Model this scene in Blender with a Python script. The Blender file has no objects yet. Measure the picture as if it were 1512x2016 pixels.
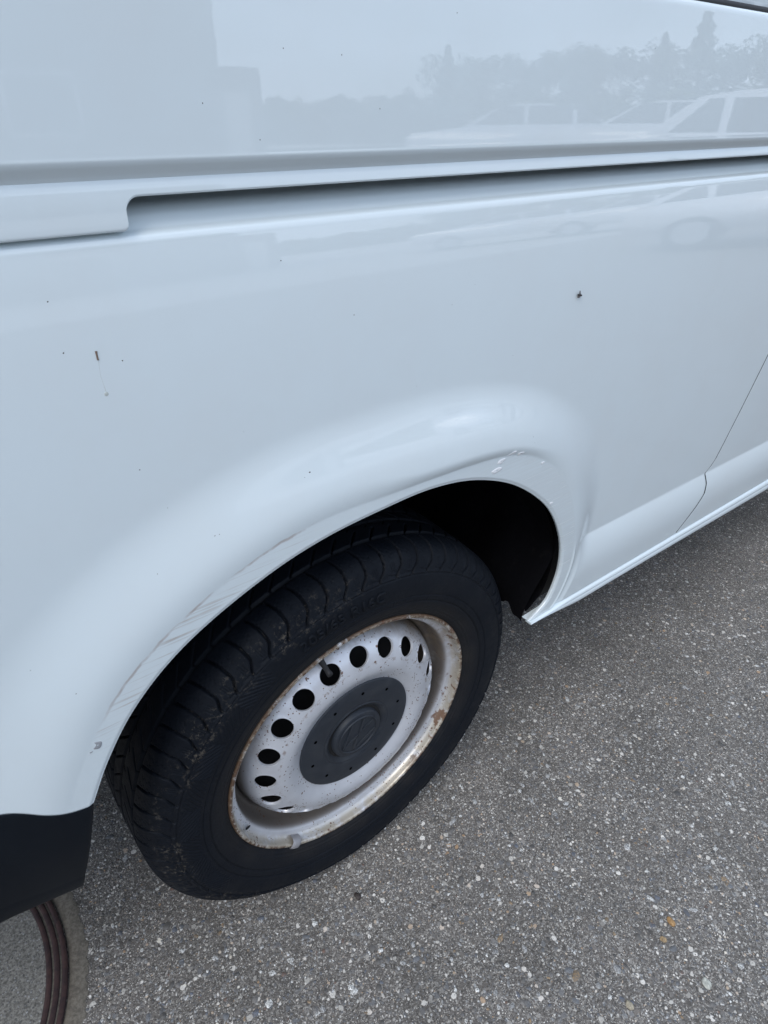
import bpy, bmesh, math, random
import numpy as np
from mathutils import Vector, Matrix

rng = np.random.default_rng(7)
random.seed(7)
PI = math.pi
S = bpy.context.scene
COL = S.collection
ZC = 0.328                       # height of the wheel centre above the asphalt (metres)

# ------------------------------------------------------------------ camera
cam = bpy.data.cameras.new("camera")
camo = bpy.data.objects.new("camera", cam); COL.objects.link(camo)
cam.sensor_fit = 'HORIZONTAL'; cam.sensor_width = 36.0
cam.lens = 1299.32 / 1512 * 36.0
cam.clip_start = 0.02; cam.clip_end = 2000
RCAM = [[0.78467845, -0.61870024, 0.03859724],
        [-0.31897703, -0.45636841, -0.83065127],
        [0.5315387, 0.63948252, -0.55545362]]
camo.matrix_world = Matrix((
    (RCAM[0][0], -RCAM[1][0], -RCAM[2][0], -0.40321),
    (RCAM[0][1], -RCAM[1][1], -RCAM[2][1], -0.52213),
    (RCAM[0][2], -RCAM[1][2], -RCAM[2][2], 0.85762 + ZC),
    (0, 0, 0, 1)))
S.camera = camo

# ------------------------------------------------------------------ sky, sun, exposure
SUN_EL, SUN_AZ = 52.0, 205.0     # azimuth measured from +x, counter-clockwise: behind the camera
W = bpy.data.worlds.new("World"); S.world = W; W.use_nodes = True
wn = W.node_tree.nodes; wl = W.node_tree.links
for n in list(wn): wn.remove(n)
wo = wn.new('ShaderNodeOutputWorld'); bg = wn.new('ShaderNodeBackground')
sky = wn.new('ShaderNodeTexSky'); sky.sky_type = 'NISHITA'; sky.sun_disc = False
sky.sun_elevation = math.radians(SUN_EL); sky.sun_rotation = math.radians(90 - SUN_AZ)
sky.air_density = 1.0; sky.dust_density = 2.0; sky.ozone_density = 1.5
tc = wn.new('ShaderNodeTexCoord'); mp = wn.new('ShaderNodeMapping')
mp.inputs['Scale'].default_value = (1, 1, 2.4)
nz = wn.new('ShaderNodeTexNoise'); nz.inputs['Scale'].default_value = 2.6; nz.inputs['Detail'].default_value = 6
nz.inputs['Roughness'].default_value = 0.55
rp = wn.new('ShaderNodeValToRGB'); rp.color_ramp.elements[0].position = 0.36; rp.color_ramp.elements[1].position = 0.66
rp.color_ramp.elements[0].color = (0.35, 0.35, 0.35, 1); rp.color_ramp.elements[1].color = (0.95, 0.95, 0.95, 1)
mx = wn.new('ShaderNodeMix'); mx.data_type = 'RGBA'
mx.inputs['B'].default_value = (7.6, 8.9, 10.9, 1)         # broken cloud layer, same brightness all round
wl.new(tc.outputs['Generated'], mp.inputs['Vector']); wl.new(mp.outputs[0], nz.inputs['Vector'])
wl.new(nz.outputs['Fac'], rp.inputs['Fac']); wl.new(rp.outputs['Color'], mx.inputs['Factor'])
wl.new(sky.outputs[0], mx.inputs['A']); wl.new(mx.outputs['Result'], bg.inputs['Color'])
bg.inputs['Strength'].default_value = 0.13
wl.new(bg.outputs[0], wo.inputs['Surface'])

sl = bpy.data.lights.new("sun", 'SUN'); sl.energy = 1.1; sl.angle = math.radians(30); sl.color = (1.0, 0.96, 0.9)
so = bpy.data.objects.new("sun", sl); COL.objects.link(so)
e, a = math.radians(SUN_EL), math.radians(SUN_AZ)
sd = Vector((math.cos(e) * math.cos(a), math.cos(e) * math.sin(a), math.sin(e)))
so.rotation_euler = sd.to_track_quat('Z', 'Y').to_euler(); so.location = (0, -5, 10)
S.view_settings.view_transform = 'Standard'; S.view_settings.look = 'None'
S.view_settings.gamma = 1; S.view_settings.use_curve_mapping = False
S.view_settings.exposure = 0.29
S.render.engine = 'CYCLES'
S.cycles.max_bounces = 8

# ------------------------------------------------------------------ helpers
def tag(o, label=None, cat=None, group=None, kind=None):
    if label: o['label'] = label
    if cat: o['category'] = cat
    if group: o['group'] = group
    if kind: o['kind'] = kind
    return o
def empty(name, loc=(0, 0, 0), **k):
    o = bpy.data.objects.new(name, None); COL.objects.link(o); o.location = loc
    o.empty_display_size = 0.1
    return tag(o, **k)
def link(name, me, mat, parent=None, smooth=True):
    o = bpy.data.objects.new(name, me); COL.objects.link(o)
    if mat and not me.materials: me.materials.append(mat)
    if parent: o.parent = parent
    if smooth and len(me.polygons): me.polygons.foreach_set('use_smooth', np.ones(len(me.polygons), bool))
    return o
def from_np(name, V, F):
    """vertices (n,3), faces (m,4) or (m,3)"""
    me = bpy.data.meshes.new(name)
    V = np.ascontiguousarray(V, np.float32); F = np.ascontiguousarray(F, np.int32)
    k = F.shape[1]
    me.vertices.add(len(V)); me.vertices.foreach_set('co', V.ravel())
    me.loops.add(F.size); me.loops.foreach_set('vertex_index', F.ravel())
    me.polygons.add(len(F)); me.polygons.foreach_set('loop_start', np.arange(0, F.size, k, dtype=np.int32))
    try: me.polygons.foreach_set('loop_total', np.full(len(F), k, np.int32))
    except Exception: pass
    me.update(calc_edges=True); me.validate()
    return me
def grid_faces(nu, nv, cu=False, cv=False, flip=False):
    iu = np.arange(nu if cu else nu - 1); iv = np.arange(nv if cv else nv - 1)
    I, J = np.meshgrid(iu, iv, indexing='ij'); I2 = (I + 1) % nu; J2 = (J + 1) % nv
    F = np.stack([I * nv + J, I2 * nv + J, I2 * nv + J2, I * nv + J2], -1).reshape(-1, 4)
    return F[:, ::-1] if flip else F
def grid_mesh(name, P, cu=False, cv=False, flip=False):
    nu, nv = P.shape[:2]
    return from_np(name, P.reshape(-1, 3), grid_faces(nu, nv, cu, cv, flip))
def attr(me, name, vals):
    a = me.attributes.new(name, 'FLOAT', 'POINT'); a.data.foreach_set('value', np.ascontiguousarray(vals, np.float32).ravel())
def bm_mesh(bm, name):
    me = bpy.data.meshes.new(name); bm.to_mesh(me); bm.free(); return me
def box(bm, x0, x1, y0, y1, z0, z1):
    vs = [bm.verts.new(c) for c in ((x0,y0,z0),(x1,y0,z0),(x1,y1,z0),(x0,y1,z0),(x0,y0,z1),(x1,y0,z1),(x1,y1,z1),(x0,y1,z1))]
    for f in ((0,3,2,1),(4,5,6,7),(0,1,5,4),(1,2,6,5),(2,3,7,6),(3,0,4,7)): bm.faces.new([vs[i] for i in f])
def box_part(name, mat, parent, *b, bevel=0.0):
    bm = bmesh.new(); box(bm, *b)
    if bevel: bmesh.ops.bevel(bm, geom=bm.edges[:], offset=bevel, segments=2, affect='EDGES')
    return link(name, bm_mesh(bm, name), mat, parent, smooth=False)
def lathe(name, prof, n=256, th0=0.0, th1=2 * PI):
    """prof: list of (r, y); revolved about the y axis. outside faces -y."""
    full = abs(th1 - th0 - 2 * PI) < 1e-6
    th = np.linspace(th0, th1, n, endpoint=not full)
    pr = np.array(prof, float)
    P = np.stack([np.cos(th)[:, None] * pr[None, :, 0], np.broadcast_to(pr[None, :, 1], (n, len(pr))),
                  np.sin(th)[:, None] * pr[None, :, 0]], -1)
    return grid_mesh(name, P, cu=full)
def spline(pts, n, closed=False):
    """Catmull-Rom, centripetal-ish, resampled evenly by arc length"""
    pts = np.array(pts, float)
    P = np.vstack([2 * pts[0] - pts[1], pts, 2 * pts[-1] - pts[-2]])
    out = []
    for i in range(1, len(P) - 2):
        t = np.linspace(0, 1, 24, endpoint=False)[:, None]
        a, b, c, d = P[i - 1], P[i], P[i + 1], P[i + 2]
        out.append(0.5 * ((2 * b) + (-a + c) * t + (2 * a - 5 * b + 4 * c - d) * t ** 2 + (-a + 3 * b - 3 * c + d) * t ** 3))
    out.append(pts[-1:]); Q = np.vstack(out)
    return resample(Q, n)
def resample(Q, n):
    L = np.r_[0, np.cumsum(np.linalg.norm(np.diff(Q, axis=0), axis=1))]
    s = np.linspace(0, L[-1], n)
    return np.stack([np.interp(s, L, Q[:, k]) for k in range(Q.shape[1])], -1)
def sstep(x, a, b):
    t = np.clip((x - a) / (b - a), 0, 1); return t * t * (3 - 2 * t)

# ------------------------------------------------------------------ materials
def mat(name, base=(.5,.5,.5), rough=.5, metal=0., coat=0., coat_rough=.03, spec=.5):
    m = bpy.data.materials.new(name); m.use_nodes = True
    b = m.node_tree.nodes['Principled BSDF']
    b.inputs['Base Color'].default_value = (*base, 1); b.inputs['Roughness'].default_value = rough
    b.inputs['Metallic'].default_value = metal; b.inputs['Coat Weight'].default_value = coat
    b.inputs['Coat Roughness'].default_value = coat_rough; b.inputs['Coat IOR'].default_value = 1.7; b.inputs['Specular IOR Level'].default_value = spec
    return m
class NB:
    """small node-building helper"""
    def __init__(s, m): s.m = m; s.t = m.node_tree; s.b = s.t.nodes['Principled BSDF']
    def n(s, t, **k):
        o = s.t.nodes.new(t)
        for a, v in k.items(): setattr(o, a, v)
        return o
    def l(s, a, b): s.t.links.new(a, b)
    def setin(s, sock, v):
        if hasattr(v, 'type') and hasattr(v, 'links'): s.l(v, sock)
        elif v is not None: sock.default_value = v
    def math(s, op, a, b=None, c=None, clamp=False):
        o = s.n('ShaderNodeMath', operation=op, use_clamp=clamp)
        for i, v in enumerate((a, b, c)):
            if v is not None: s.setin(o.inputs[i], v)
        return o.outputs[0]
    def obj(s): return s.n('ShaderNodeTexCoord').outputs['Object']
    def mapp(s, v, scale=(1,1,1), rot=(0,0,0), loc=(0,0,0)):
        o = s.n('ShaderNodeMapping'); s.l(v, o.inputs[0]); o.inputs['Scale'].default_value = scale
        o.inputs['Rotation'].default_value = rot; o.inputs['Location'].default_value = loc; return o.outputs[0]
    def noise(s, v, scale, detail=4, rough=.5, dist=0.):
        o = s.n('ShaderNodeTexNoise'); s.l(v, o.inputs['Vector']); o.inputs['Scale'].default_value = scale
        o.inputs['Detail'].default_value = detail; o.inputs['Roughness'].default_value = rough
        o.inputs['Distortion'].default_value = dist; return o.outputs['Fac']
    def voro(s, v, scale, feature='F1', rand=1.):
        o = s.n('ShaderNodeTexVoronoi', feature=feature); s.l(v, o.inputs['Vector'])
        o.inputs['Scale'].default_value = scale; o.inputs['Randomness'].default_value = rand; return o
    def ramp(s, f, stops, interp='LINEAR'):
        o = s.n('ShaderNodeValToRGB'); s.l(f, o.inputs[0]); cr = o.color_ramp; cr.interpolation = interp
        while len(cr.elements) < len(stops): cr.elements.new(.5)
        for e_, (p_, c_) in zip(cr.elements, stops):
            e_.position = p_; e_.color = (c_, c_, c_, 1) if isinstance(c_, (int, float)) else (*c_, 1)
        return o.outputs[0]
    def mix(s, f, a, b):
        o = s.n('ShaderNodeMix', data_type='RGBA'); s.setin(o.inputs['Factor'], f)
        for k, v in (('A', a), ('B', b)):
            if isinstance(v, tuple): o.inputs[k].default_value = (*v, 1)
            else: s.l(v, o.inputs[k])
        return o.outputs['Result']
    def attr(s, name):
        o = s.n('ShaderNodeAttribute'); o.attribute_name = name; return o
    def range(s, v, a, b, c=0., d=1., smooth=True):
        o = s.n('ShaderNodeMapRange', clamp=True); o.interpolation_type = 'SMOOTHSTEP' if smooth else 'LINEAR'
        s.setin(o.inputs[0], v); o.inputs[1].default_value = a; o.inputs[2].default_value = b
        o.inputs[3].default_value = c; o.inputs[4].default_value = d; return o.outputs[0]
    def bump(s, h, strength, dist, normal=None, sock='Normal'):
        o = s.n('ShaderNodeBump'); o.inputs['Strength'].default_value = strength; o.inputs['Distance'].default_value = dist
        s.l(h, o.inputs['Height'])
        if normal: s.l(normal, o.inputs['Normal'])
        s.l(o.outputs[0], s.b.inputs[sock]); return o.outputs[0]

WHITE = (.728, .808, .838)
def make_paint(name, scuffs=False):
    m = mat(name, WHITE, .42, coat=1., coat_rough=.015); q = NB(m); v = q.obj()
    # faint road film and dust, thicker low down where wheels throw it
    film = q.math('MULTIPLY', q.range(q.noise(v, 7, 7, .65), .35, .75), .11)
    col = q.mix(film, WHITE, (.62, .60, .57))
    if scuffs:
        d = q.attr('arch_d').outputs['Fac']; c = q.attr('crease_d').outputs['Fac']; th = q.attr('arch_t').outputs['Fac']
        sx = q.mapp(v, (7, 1, 260)); st = q.noise(sx, 1.0, 5, .65, .3)
        sx2 = q.mapp(v, (16, 1, 620)); st2 = q.noise(sx2, 1.0, 3, .6)
        band = q.math('MULTIPLY', q.range(c, .002, -.003), q.range(d, .002, .010))
        rear = q.math('MULTIPLY', q.range(th, 100, 112), q.range(th, 141, 136))
        patch = q.range(q.noise(v, 22, 3), .40, .62)
        a1 = q.math('MULTIPLY', q.math('MULTIPLY', band, rear), q.range(st, .50, .72))
        a1 = q.math('MULTIPLY', a1, q.math('ADD', q.math('MULTIPLY', patch, .6), .5, clamp=True))
        col = q.mix(q.math('MULTIPLY', a1, .75), col, (.36, .30, .26))
        # rubbed line running along the crease itself
        wob = q.math('ADD', c, q.math('MULTIPLY', q.math('SUBTRACT', q.noise(v, 60, 3), .5), .005))
        ln = q.range(q.math('ABSOLUTE', wob), .0024, .0004)
        ln = q.math('MULTIPLY', ln, q.math('MULTIPLY', q.range(th, 98, 106), q.range(th, 137, 130)))
        ln = q.math('MULTIPLY', ln, q.range(q.noise(v, 40, 3), .38, .6))
        col = q.mix(q.math('MULTIPLY', ln, .62), col, (.36, .27, .24))
        # dull grime on the lip in front of the wheel
        fr = q.math('MULTIPLY', q.math('MULTIPLY', q.range(c, .001, -.004), q.range(th, 84, 60)), q.range(st, .3, .75))
        col = q.mix(q.math('MULTIPLY', fr, .22), col, (.50, .49, .46))
        # bright bare gouges
        gg = q.math('MULTIPLY', q.math('MULTIPLY', band, rear), q.range(st2, .70, .78))
        col = q.mix(q.math('MULTIPLY', gg, .5), col, (.9, .9, .9))
        rgh = q.math('ADD', q.math('MULTIPLY', a1, .5), q.math('MULTIPLY', fr, .35))
        q.l(q.math('ADD', rgh, .015, clamp=True), q.b.inputs['Coat Roughness'])
    q.l(col, q.b.inputs['Base Color'])
    op = q.noise(v, 420, 2, .5)                                   # orange peel
    q.bump(op, .012, .002, sock='Normal'); 
    bn = q.n('ShaderNodeBump'); bn.inputs['Strength'].default_value = .0022; bn.inputs['Distance'].default_value = .002
    q.l(q.noise(v, 190, 2), bn.inputs['Height']); q.l(bn.outputs[0], q.b.inputs['Coat Normal'])
    return m
M_PAINT = make_paint('white_paint'); M_QUARTER = make_paint('white_paint_scuffed', True)

def make_rubber():
    m = mat('tyre_rubber', (.010, .012, .016), .62, spec=.2); q = NB(m); v = q.obj()
    sp = q.n('ShaderNodeSeparateXYZ'); q.l(v, sp.inputs[0])
    rr = q.math('SQRT', q.math('ADD', q.math('POWER', sp.outputs[0], 2.), q.math('POWER', sp.outputs[2], 2.)))
    # brown dust near the bead
    n1 = q.noise(v, 14, 6, .65)
    bead = q.math('MULTIPLY', q.range(rr, .262, .228), q.range(n1, .25, .7))
    col = q.mix(q.math('MULTIPLY', bead, .55), (.0042, .0062, .0105), (.036, .031, .027))
    film = q.range(q.noise(v, 5, 5, .6), .35, .75)
    col = q.mix(q.math('MULTIPLY', film, .3), col, (.013, .016, .021))
    # dried mud on the shoulder and grazing marks
    sh = q.math('MULTIPLY', q.range(rr, .284, .300), q.range(rr, .3290, .3200))
    lf = q.range(sp.outputs[0], .05, -.12)
    mud = q.math('MULTIPLY', q.math('MULTIPLY', sh, lf), q.math('MULTIPLY', q.range(q.noise(v, 150, 6, .8), .52, .64), q.range(q.noise(v, 16, 3), .40, .58)))
    col = q.mix(q.math('MULTIPLY', mud, .8), col, (.13, .112, .09))
    al = q.range(q.noise(v, 160, 4, .8), .70, .76)
    col = q.mix(q.math('MULTIPLY', al, q.math('MULTIPLY', q.range(rr, .245, .27), .35)), col, (.18, .165, .14))
    q.l(col, q.b.inputs['Base Color'])
    q.l(q.range(n1, .3, .7, .5, .78), q.b.inputs['Roughness'])
    h = q.math('ADD', q.noise(v, 260, 4, .7), q.math('MULTIPLY', q.noise(v, 60, 4), .6))
    q.bump(h, .5, .0009)
    return m
M_RUBBER = make_rubber()

def make_rim():
    m = mat('silver_rim_paint', (.60, .61, .64), .38, metal=.22, coat=.3, coat_rough=.2); q = NB(m); v = q.obj()
    sp = q.n('ShaderNodeSeparateXYZ'); q.l(v, sp.inputs[0])
    rr = q.math('SQRT', q.math('ADD', q.math('POWER', sp.outputs[0], 2.), q.math('POWER', sp.outputs[2], 2.)))
    col = q.mix(q.range(q.noise(v, 25, 5), .3, .8), (.68, .695, .735), (.59, .60, .635))
    n1 = q.noise(v, 38, 6, .7); n2 = q.noise(v, 120, 5, .7); n3 = q.noise(v, 12, 4, .6)
    # yellow-brown stain along the flange and in the gutter
    fl = q.math('MULTIPLY', q.range(rr, .2055, .2150), q.range(n1, .28, .54))
    col = q.mix(q.math('MULTIPLY', fl, .72), col, (.42, .34, .20))
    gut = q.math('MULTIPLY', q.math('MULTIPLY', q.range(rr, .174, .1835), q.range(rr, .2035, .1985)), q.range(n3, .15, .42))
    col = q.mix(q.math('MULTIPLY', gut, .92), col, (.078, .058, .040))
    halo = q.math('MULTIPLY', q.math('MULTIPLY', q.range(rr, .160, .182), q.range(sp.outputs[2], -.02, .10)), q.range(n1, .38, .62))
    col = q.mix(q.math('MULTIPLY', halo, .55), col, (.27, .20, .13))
    # hard rust on the flange lip
    lip = q.math('MULTIPLY', q.range(rr, .2125, .2175), q.range(q.math('ADD', n2, q.math('MULTIPLY', n3, .5)), .66, .80))
    col = q.mix(lip, col, (.085, .042, .022))
    edge = q.math('MULTIPLY', q.range(rr, .2178, .2196), q.range(n1, .34, .5))
    col = q.mix(q.math('MULTIPLY', edge, .9), col, (.13, .075, .04))
    # rust patches, front lower side of the flange
    fx = q.math('MULTIPLY', q.range(sp.outputs[0], .08, .16), q.range(rr, .200, .208))
    pt = q.math('MULTIPLY', fx, q.range(q.noise(v, 45, 5, .65), .54, .60))
    col = q.mix(q.math('MULTIPLY', pt, .9), col, (.14, .065, .03))
    # pinholes of rust on the disc, in clusters
    vo = q.voro(v, 230); dots = q.range(vo.outputs['Distance'], .30, .18)
    keep = q.n('ShaderNodeSeparateColor'); q.l(vo.outputs['Color'], keep.inputs[0])
    clus = q.range(q.noise(v, 30, 3, .6), .46, .60)
    k2 = q.math('LESS_THAN', keep.outputs[0], q.math('MULTIPLY', clus, .85))
    dots = q.math('MULTIPLY', dots, k2)
    col = q.mix(q.math('MULTIPLY', dots, .95), col, (.11, .045, .022))
    vo2 = q.voro(v, 105); d2 = q.range(q.math('ADD', vo2.outputs['Distance'], q.math('MULTIPLY', n2, .2)), .34, .27)
    k3 = q.n('ShaderNodeSeparateColor'); q.l(vo2.outputs['Color'], k3.inputs[0])
    d2 = q.math('MULTIPLY', d2, q.math('LESS_THAN', k3.outputs[0], .10))
    col = q.mix(q.math('MULTIPLY', d2, .9), col, (.14, .06, .03))
    hz_ = q.math('MULTIPLY', q.range(q.math('ABSOLUTE', q.math('SUBTRACT', rr, .141)), .0035, .001), q.range(n2, .5, .62))
    col = q.mix(q.math('MULTIPLY', hz_, .6), col, (.20, .11, .06))
    q.l(col, q.b.inputs['Base Color'])
    rust = q.math('MAXIMUM', q.math('MAXIMUM', lip, dots), q.math('MAXIMUM', pt, gut))
    q.l(q.range(rust, 0, 1, .36, .8), q.b.inputs['Roughness']); q.l(q.range(rust, 0, 1, .35, 0), q.b.inputs['Metallic'])
    q.bump(q.math('ADD', q.noise(v, 300, 3), rust), .25, .0006)
    return m
M_RIM = make_rim()

def make_cap():
    m = mat('grey_plastic_cap', (.022, .026, .034), .5, spec=.35); q = NB(m); v = q.obj()
    n1 = q.noise(v, 35, 6, .65)
    col = q.mix(q.range(n1, .4, .75), (.022, .027, .036), (.038, .042, .049))
    sc = q.range(q.noise(v, 210, 4, .8), .68, .74)
    col = q.mix(q.math('MULTIPLY', sc, .4), col, (.15, .145, .13))
    q.l(col, q.b.inputs['Base Color']); q.l(q.range(n1, .3, .7, .42, .6), q.b.inputs['Roughness'])
    q.bump(q.noise(v, 500, 3), .12, .0004)
    return m
M_CAP = make_cap()
def make_bumper():
    m = mat('black_bumper_plastic', (.007, .010, .015), .45, spec=.2); q = NB(m); v = q.obj()
    n1 = q.noise(v, 7, 6, .6)
    col = q.mix(q.range(n1, .4, .8), (.0022, .0045, .0085), (.006, .009, .013))
    col = q.mix(q.math('MULTIPLY', q.range(q.noise(v, 260, 4, .7), .68, .74), .35), col, (.09, .085, .075))
    q.l(col, q.b.inputs['Base Color']); q.bump(q.noise(v, 900, 2), .3, .0005)
    return m
M_BUMPER = make_bumper()
def make_liner():
    m = mat('wheel_arch_liner', (.003, .003, .004), .9, spec=.1); q = NB(m); v = q.obj()
    n1 = q.range(q.noise(v, 45, 6, .7), .55, .75)
    q.l(q.mix(q.math('MULTIPLY', n1, .5), (.002, .002, .003), (.010, .0095, .009)), q.b.inputs['Base Color'])
    q.bump(q.noise(v, 120, 4), .5, .002)
    return m
M_LINER = make_liner()
M_DARK = mat('black_rubber_and_shade', (.012, .012, .013), .6)  # rubber of the valve, also the painted shade at the window step
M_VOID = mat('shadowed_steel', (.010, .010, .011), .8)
M_LEAD = mat('grey_lead_weight', (.34, .33, .34), .5, metal=.3)
M_SHADE = mat('shade_black', (.001, .001, .001), 1., spec=0.)  # shade put into colour: door seam gap and cap vent holes
M_UNDER = mat('underbody_paint', (.03, .03, .032), .8)

# asphalt: dark binder with pale aggregate
def make_asphalt(name='asphalt', tint=1.0, grit=(.150, .143, .133)):
    m = mat(name, (.08,.08,.08), .85); q = NB(m); v = q.obj()
    w = q.n('ShaderNodeVectorMath', operation='ADD')
    nn = q.n('ShaderNodeTexNoise'); q.l(v, nn.inputs['Vector']); nn.inputs['Scale'].default_value = 90
    ms = q.n('ShaderNodeVectorMath', operation='SCALE'); q.l(nn.outputs['Color'], ms.inputs[0]); ms.inputs['Scale'].default_value = .006
    q.l(v, w.inputs[0]); q.l(ms.outputs[0], w.inputs[1]); vv = w.outputs[0]
    col = q.mix(q.range(q.noise(v, 3.2, 6, .6), .3, .7), tuple(c * .8 for c in grit), tuple(c * 1.15 for c in grit))
    for sc_g, amt in ((900, .55), (430, .6)):
        vg = q.voro(vv, sc_g); sg = q.n('ShaderNodeSeparateColor'); q.l(vg.outputs['Color'], sg.inputs[0])
        tone = q.ramp(sg.outputs[0], [(0, (.030, .028, .027)), (.45, (.095, .088, .082)), (.75, (.17, .163, .155)), (.92, (.33, .325, .31)), (1, (.55, .55, .53))])
        col = q.mix(amt, col, tone)
    hs = None
    for sc, thr, lo in ((620, .60, .20), (330, .55, .30), (175, .66, .26), (95, .84, .22)):
        vo = q.voro(vv, sc); sep = q.n('ShaderNodeSeparateColor'); q.l(vo.outputs['Color'], sep.inputs[0])
        stone = q.math('MULTIPLY', q.range(vo.outputs['Distance'], .46, .36), q.math('GREATER_THAN', sep.outputs[0], thr))
        br = q.ramp(sep.outputs[1], [(0, (.060, .056, .052)), (.25, (.16, .150, .140)), (.45, (.13, .14, .155)), (.62, (.24, .235, .225)), (.80, (.48, .48, .46)), (.93, (.72, .72, .70)), (.975, (.34, .22, .12)), (1, (.75, .75, .7))])
        col = q.mix(q.math('MULTIPLY', stone, .9), col, br)
        g = q.math('MULTIPLY', stone, lo)
        hs = g if hs is None else q.math('MAXIMUM', hs, g)
    pit = q.range(q.noise(v, 210, 3, .7), .42, .30)
    col = q.mix(q.math('MULTIPLY', pit, .7), col, (.022, .021, .020))
    tn = q.n('ShaderNodeMix', data_type='RGBA', blend_type='MULTIPLY'); tn.inputs['Factor'].default_value = 1; q.l(col, tn.inputs['A']); q.l(q.mix(q.range(q.noise(v, 5.5, 7, .62), .32, .68), (.98, .935, .88), (1.32, 1.255, 1.19)), tn.inputs['B']); col = tn.outputs['Result']
    q.l(col, q.b.inputs['Base Color'])
    q.l(q.range(q.noise(v, 400, 2), .4, .7, .55, .95), q.b.inputs['Roughness'])
    h = q.math('ADD', q.noise(v, 260, 5, .75), q.math('MULTIPLY', hs, 1.6))
    q.bump(h, .9, .0022)
    return m
M_ASPHALT = make_asphalt()
def make_concrete():
    m = mat('weathered_concrete', (.2,.19,.17), .9); q = NB(m); v = q.obj()
    col = q.mix(q.range(q.noise(v, 240, 6, .8), .38, .62), (.10, .095, .084), (.28, .268, .24))
    vo = q.voro(v, 260); sep = q.n('ShaderNodeSeparateColor'); q.l(vo.outputs['Color'], sep.inputs[0])
    st = q.math('MULTIPLY', q.range(vo.outputs['Distance'], .45, .3), q.math('GREATER_THAN', sep.outputs[0], .6))
    col = q.mix(q.math('MULTIPLY', st, .7), col, q.ramp(sep.outputs[1], [(0, .07), (.5, .18), (1, .42)]))
    q.l(col, q.b.inputs['Base Color']); q.bump(q.math('ADD', q.noise(v, 300, 5, .7), st), .6, .0014)
    return m
M_CONC = make_concrete()
def make_collar():
    m = mat('mortar', (.17,.15,.125), .9); q = NB(m); v = q.obj()
    col = q.mix(q.range(q.noise(v, 160, 6, .75), .35, .65), (.11, .098, .080), (.21, .188, .155))
    q.l(col, q.b.inputs['Base Color']); q.bump(q.noise(v, 420, 5, .7), .6, .001)
    return m
M_COLLAR = make_collar()
def make_rusty():
    m = mat('rusty_iron', (.06,.03,.028), .7, metal=.2); q = NB(m); v = q.obj()
    col = q.mix(q.range(q.noise(v, 70, 6, .7), .3, .7), (.030, .017, .018), (.070, .036, .032))
    q.l(col, q.b.inputs['Base Color']); q.bump(q.noise(v, 350, 4), .5, .0008)
    return m
M_RUSTY = make_rusty()

# ------------------------------------------------------------------ ground
gm = grid_mesh('ground', np.stack(np.meshgrid(np.r_[np.linspace(-300, -3, 8), np.linspace(-2, 5, 15), np.linspace(8, 300, 8)],
        np.r_[np.linspace(-300, -6, 8), np.linspace(-4, 4, 17), np.linspace(8, 300, 8)], indexing='ij') + [np.zeros((31, 33))], -1))
ground = link('asphalt_ground', gm, M_ASPHALT, smooth=False); tag(ground, 'grey worn asphalt with pale aggregate', kind='structure')

MH = (-.753, .197)          # utility cover beside the rear bumper
def stones(n, xr, yr, smin, smax, power, keep):
    """n angular chips, half sunk in the asphalt, as one mesh: each a squashed irregular octahedron"""
    x = rng.uniform(*xr, n); y = rng.uniform(*yr, n); k = keep(x, y); x, y = x[k], y[k]; n = len(x)
    s = smin + (smax - smin) * rng.random(n) ** power
    base = np.array([[1,0,0],[.5,.87,0],[-.5,.87,0],[-1,0,0],[-.5,-.87,0],[.5,-.87,0],[.45,0,1],[-.25,.4,1],[-.25,-.4,1]], float)
    V = np.repeat(base[None], n, 0) * (1 + rng.uniform(-.32, .32, (n, 9, 3)))
    V[:, :, 0] *= (s * rng.uniform(.7, 1.45, n))[:, None]; V[:, :, 1] *= (s * rng.uniform(.6, 1.0, n))[:, None]
    V[:, :, 2] *= (s * rng.uniform(.12, .42, n))[:, None]; V[:, :6, 2] -= .0008
    V[:, 6:, 2] = np.clip(V[:, 6:, 2], .0002, .0022)
    t = rng.uniform(0, 2 * PI, n); c, sn = np.cos(t)[:, None], np.sin(t)[:, None]
    X = V[:, :, 0] * c - V[:, :, 1] * sn + x[:, None]; Y = V[:, :, 0] * sn + V[:, :, 1] * c + y[:, None]
    V = np.stack([X, Y, V[:, :, 2]], -1)
    T = np.array([[6,7,8],[0,1,6],[1,7,6],[1,2,7],[2,3,7],[3,8,7],[3,4,8],[4,5,8],[5,6,8],[5,0,6]])
    F = (T[None] + (np.arange(n) * 9)[:, None, None]).reshape(-1, 3)
    pal = np.array([[.12,.113,.105],[.20,.19,.18],[.15,.16,.175],[.32,.32,.315],[.52,.52,.51],[.75,.75,.72],[.12,.135,.17],[.30,.21,.12],[.17,.10,.075],[.06,.058,.056]])
    w = np.array([.17,.19,.13,.16,.12,.10,.04,.02,.015,.055])
    ci = pal[rng.choice(10, n, p=w / w.sum())] * rng.uniform(.8, 1.15, (n, 1))
    return V.reshape(-1, 3), F, np.repeat(ci, 9, 0)
def keep_out(x, y):
    return np.hypot(x - MH[0], y - MH[1]) > .326
parts_ = [stones(52000, (-.75, 1.15), (-.80, .75), .0011, .0040, 2.2, keep_out),
          stones(5200, (-.75, 1.3), (-.85, .75), .0030, .0075, 2.0, keep_out),
          stones(16000, (1.0, 3.0), (-.6, 1.2), .0016, .0048, 2.2, keep_out)]
off = 0; VV = []; FF = []; CC = []
for V, F, C in parts_: VV.append(V); FF.append(F + off); CC.append(C); off += len(V)
cm = from_np('asphalt_chippings', np.vstack(VV), np.vstack(FF))
ca = cm.color_attributes.new('stone_color', 'FLOAT_COLOR', 'POINT')
cc = np.vstack(CC); ca.data.foreach_set('color', np.c_[cc, np.ones(len(cc))].astype(np.float32).ravel())
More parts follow.
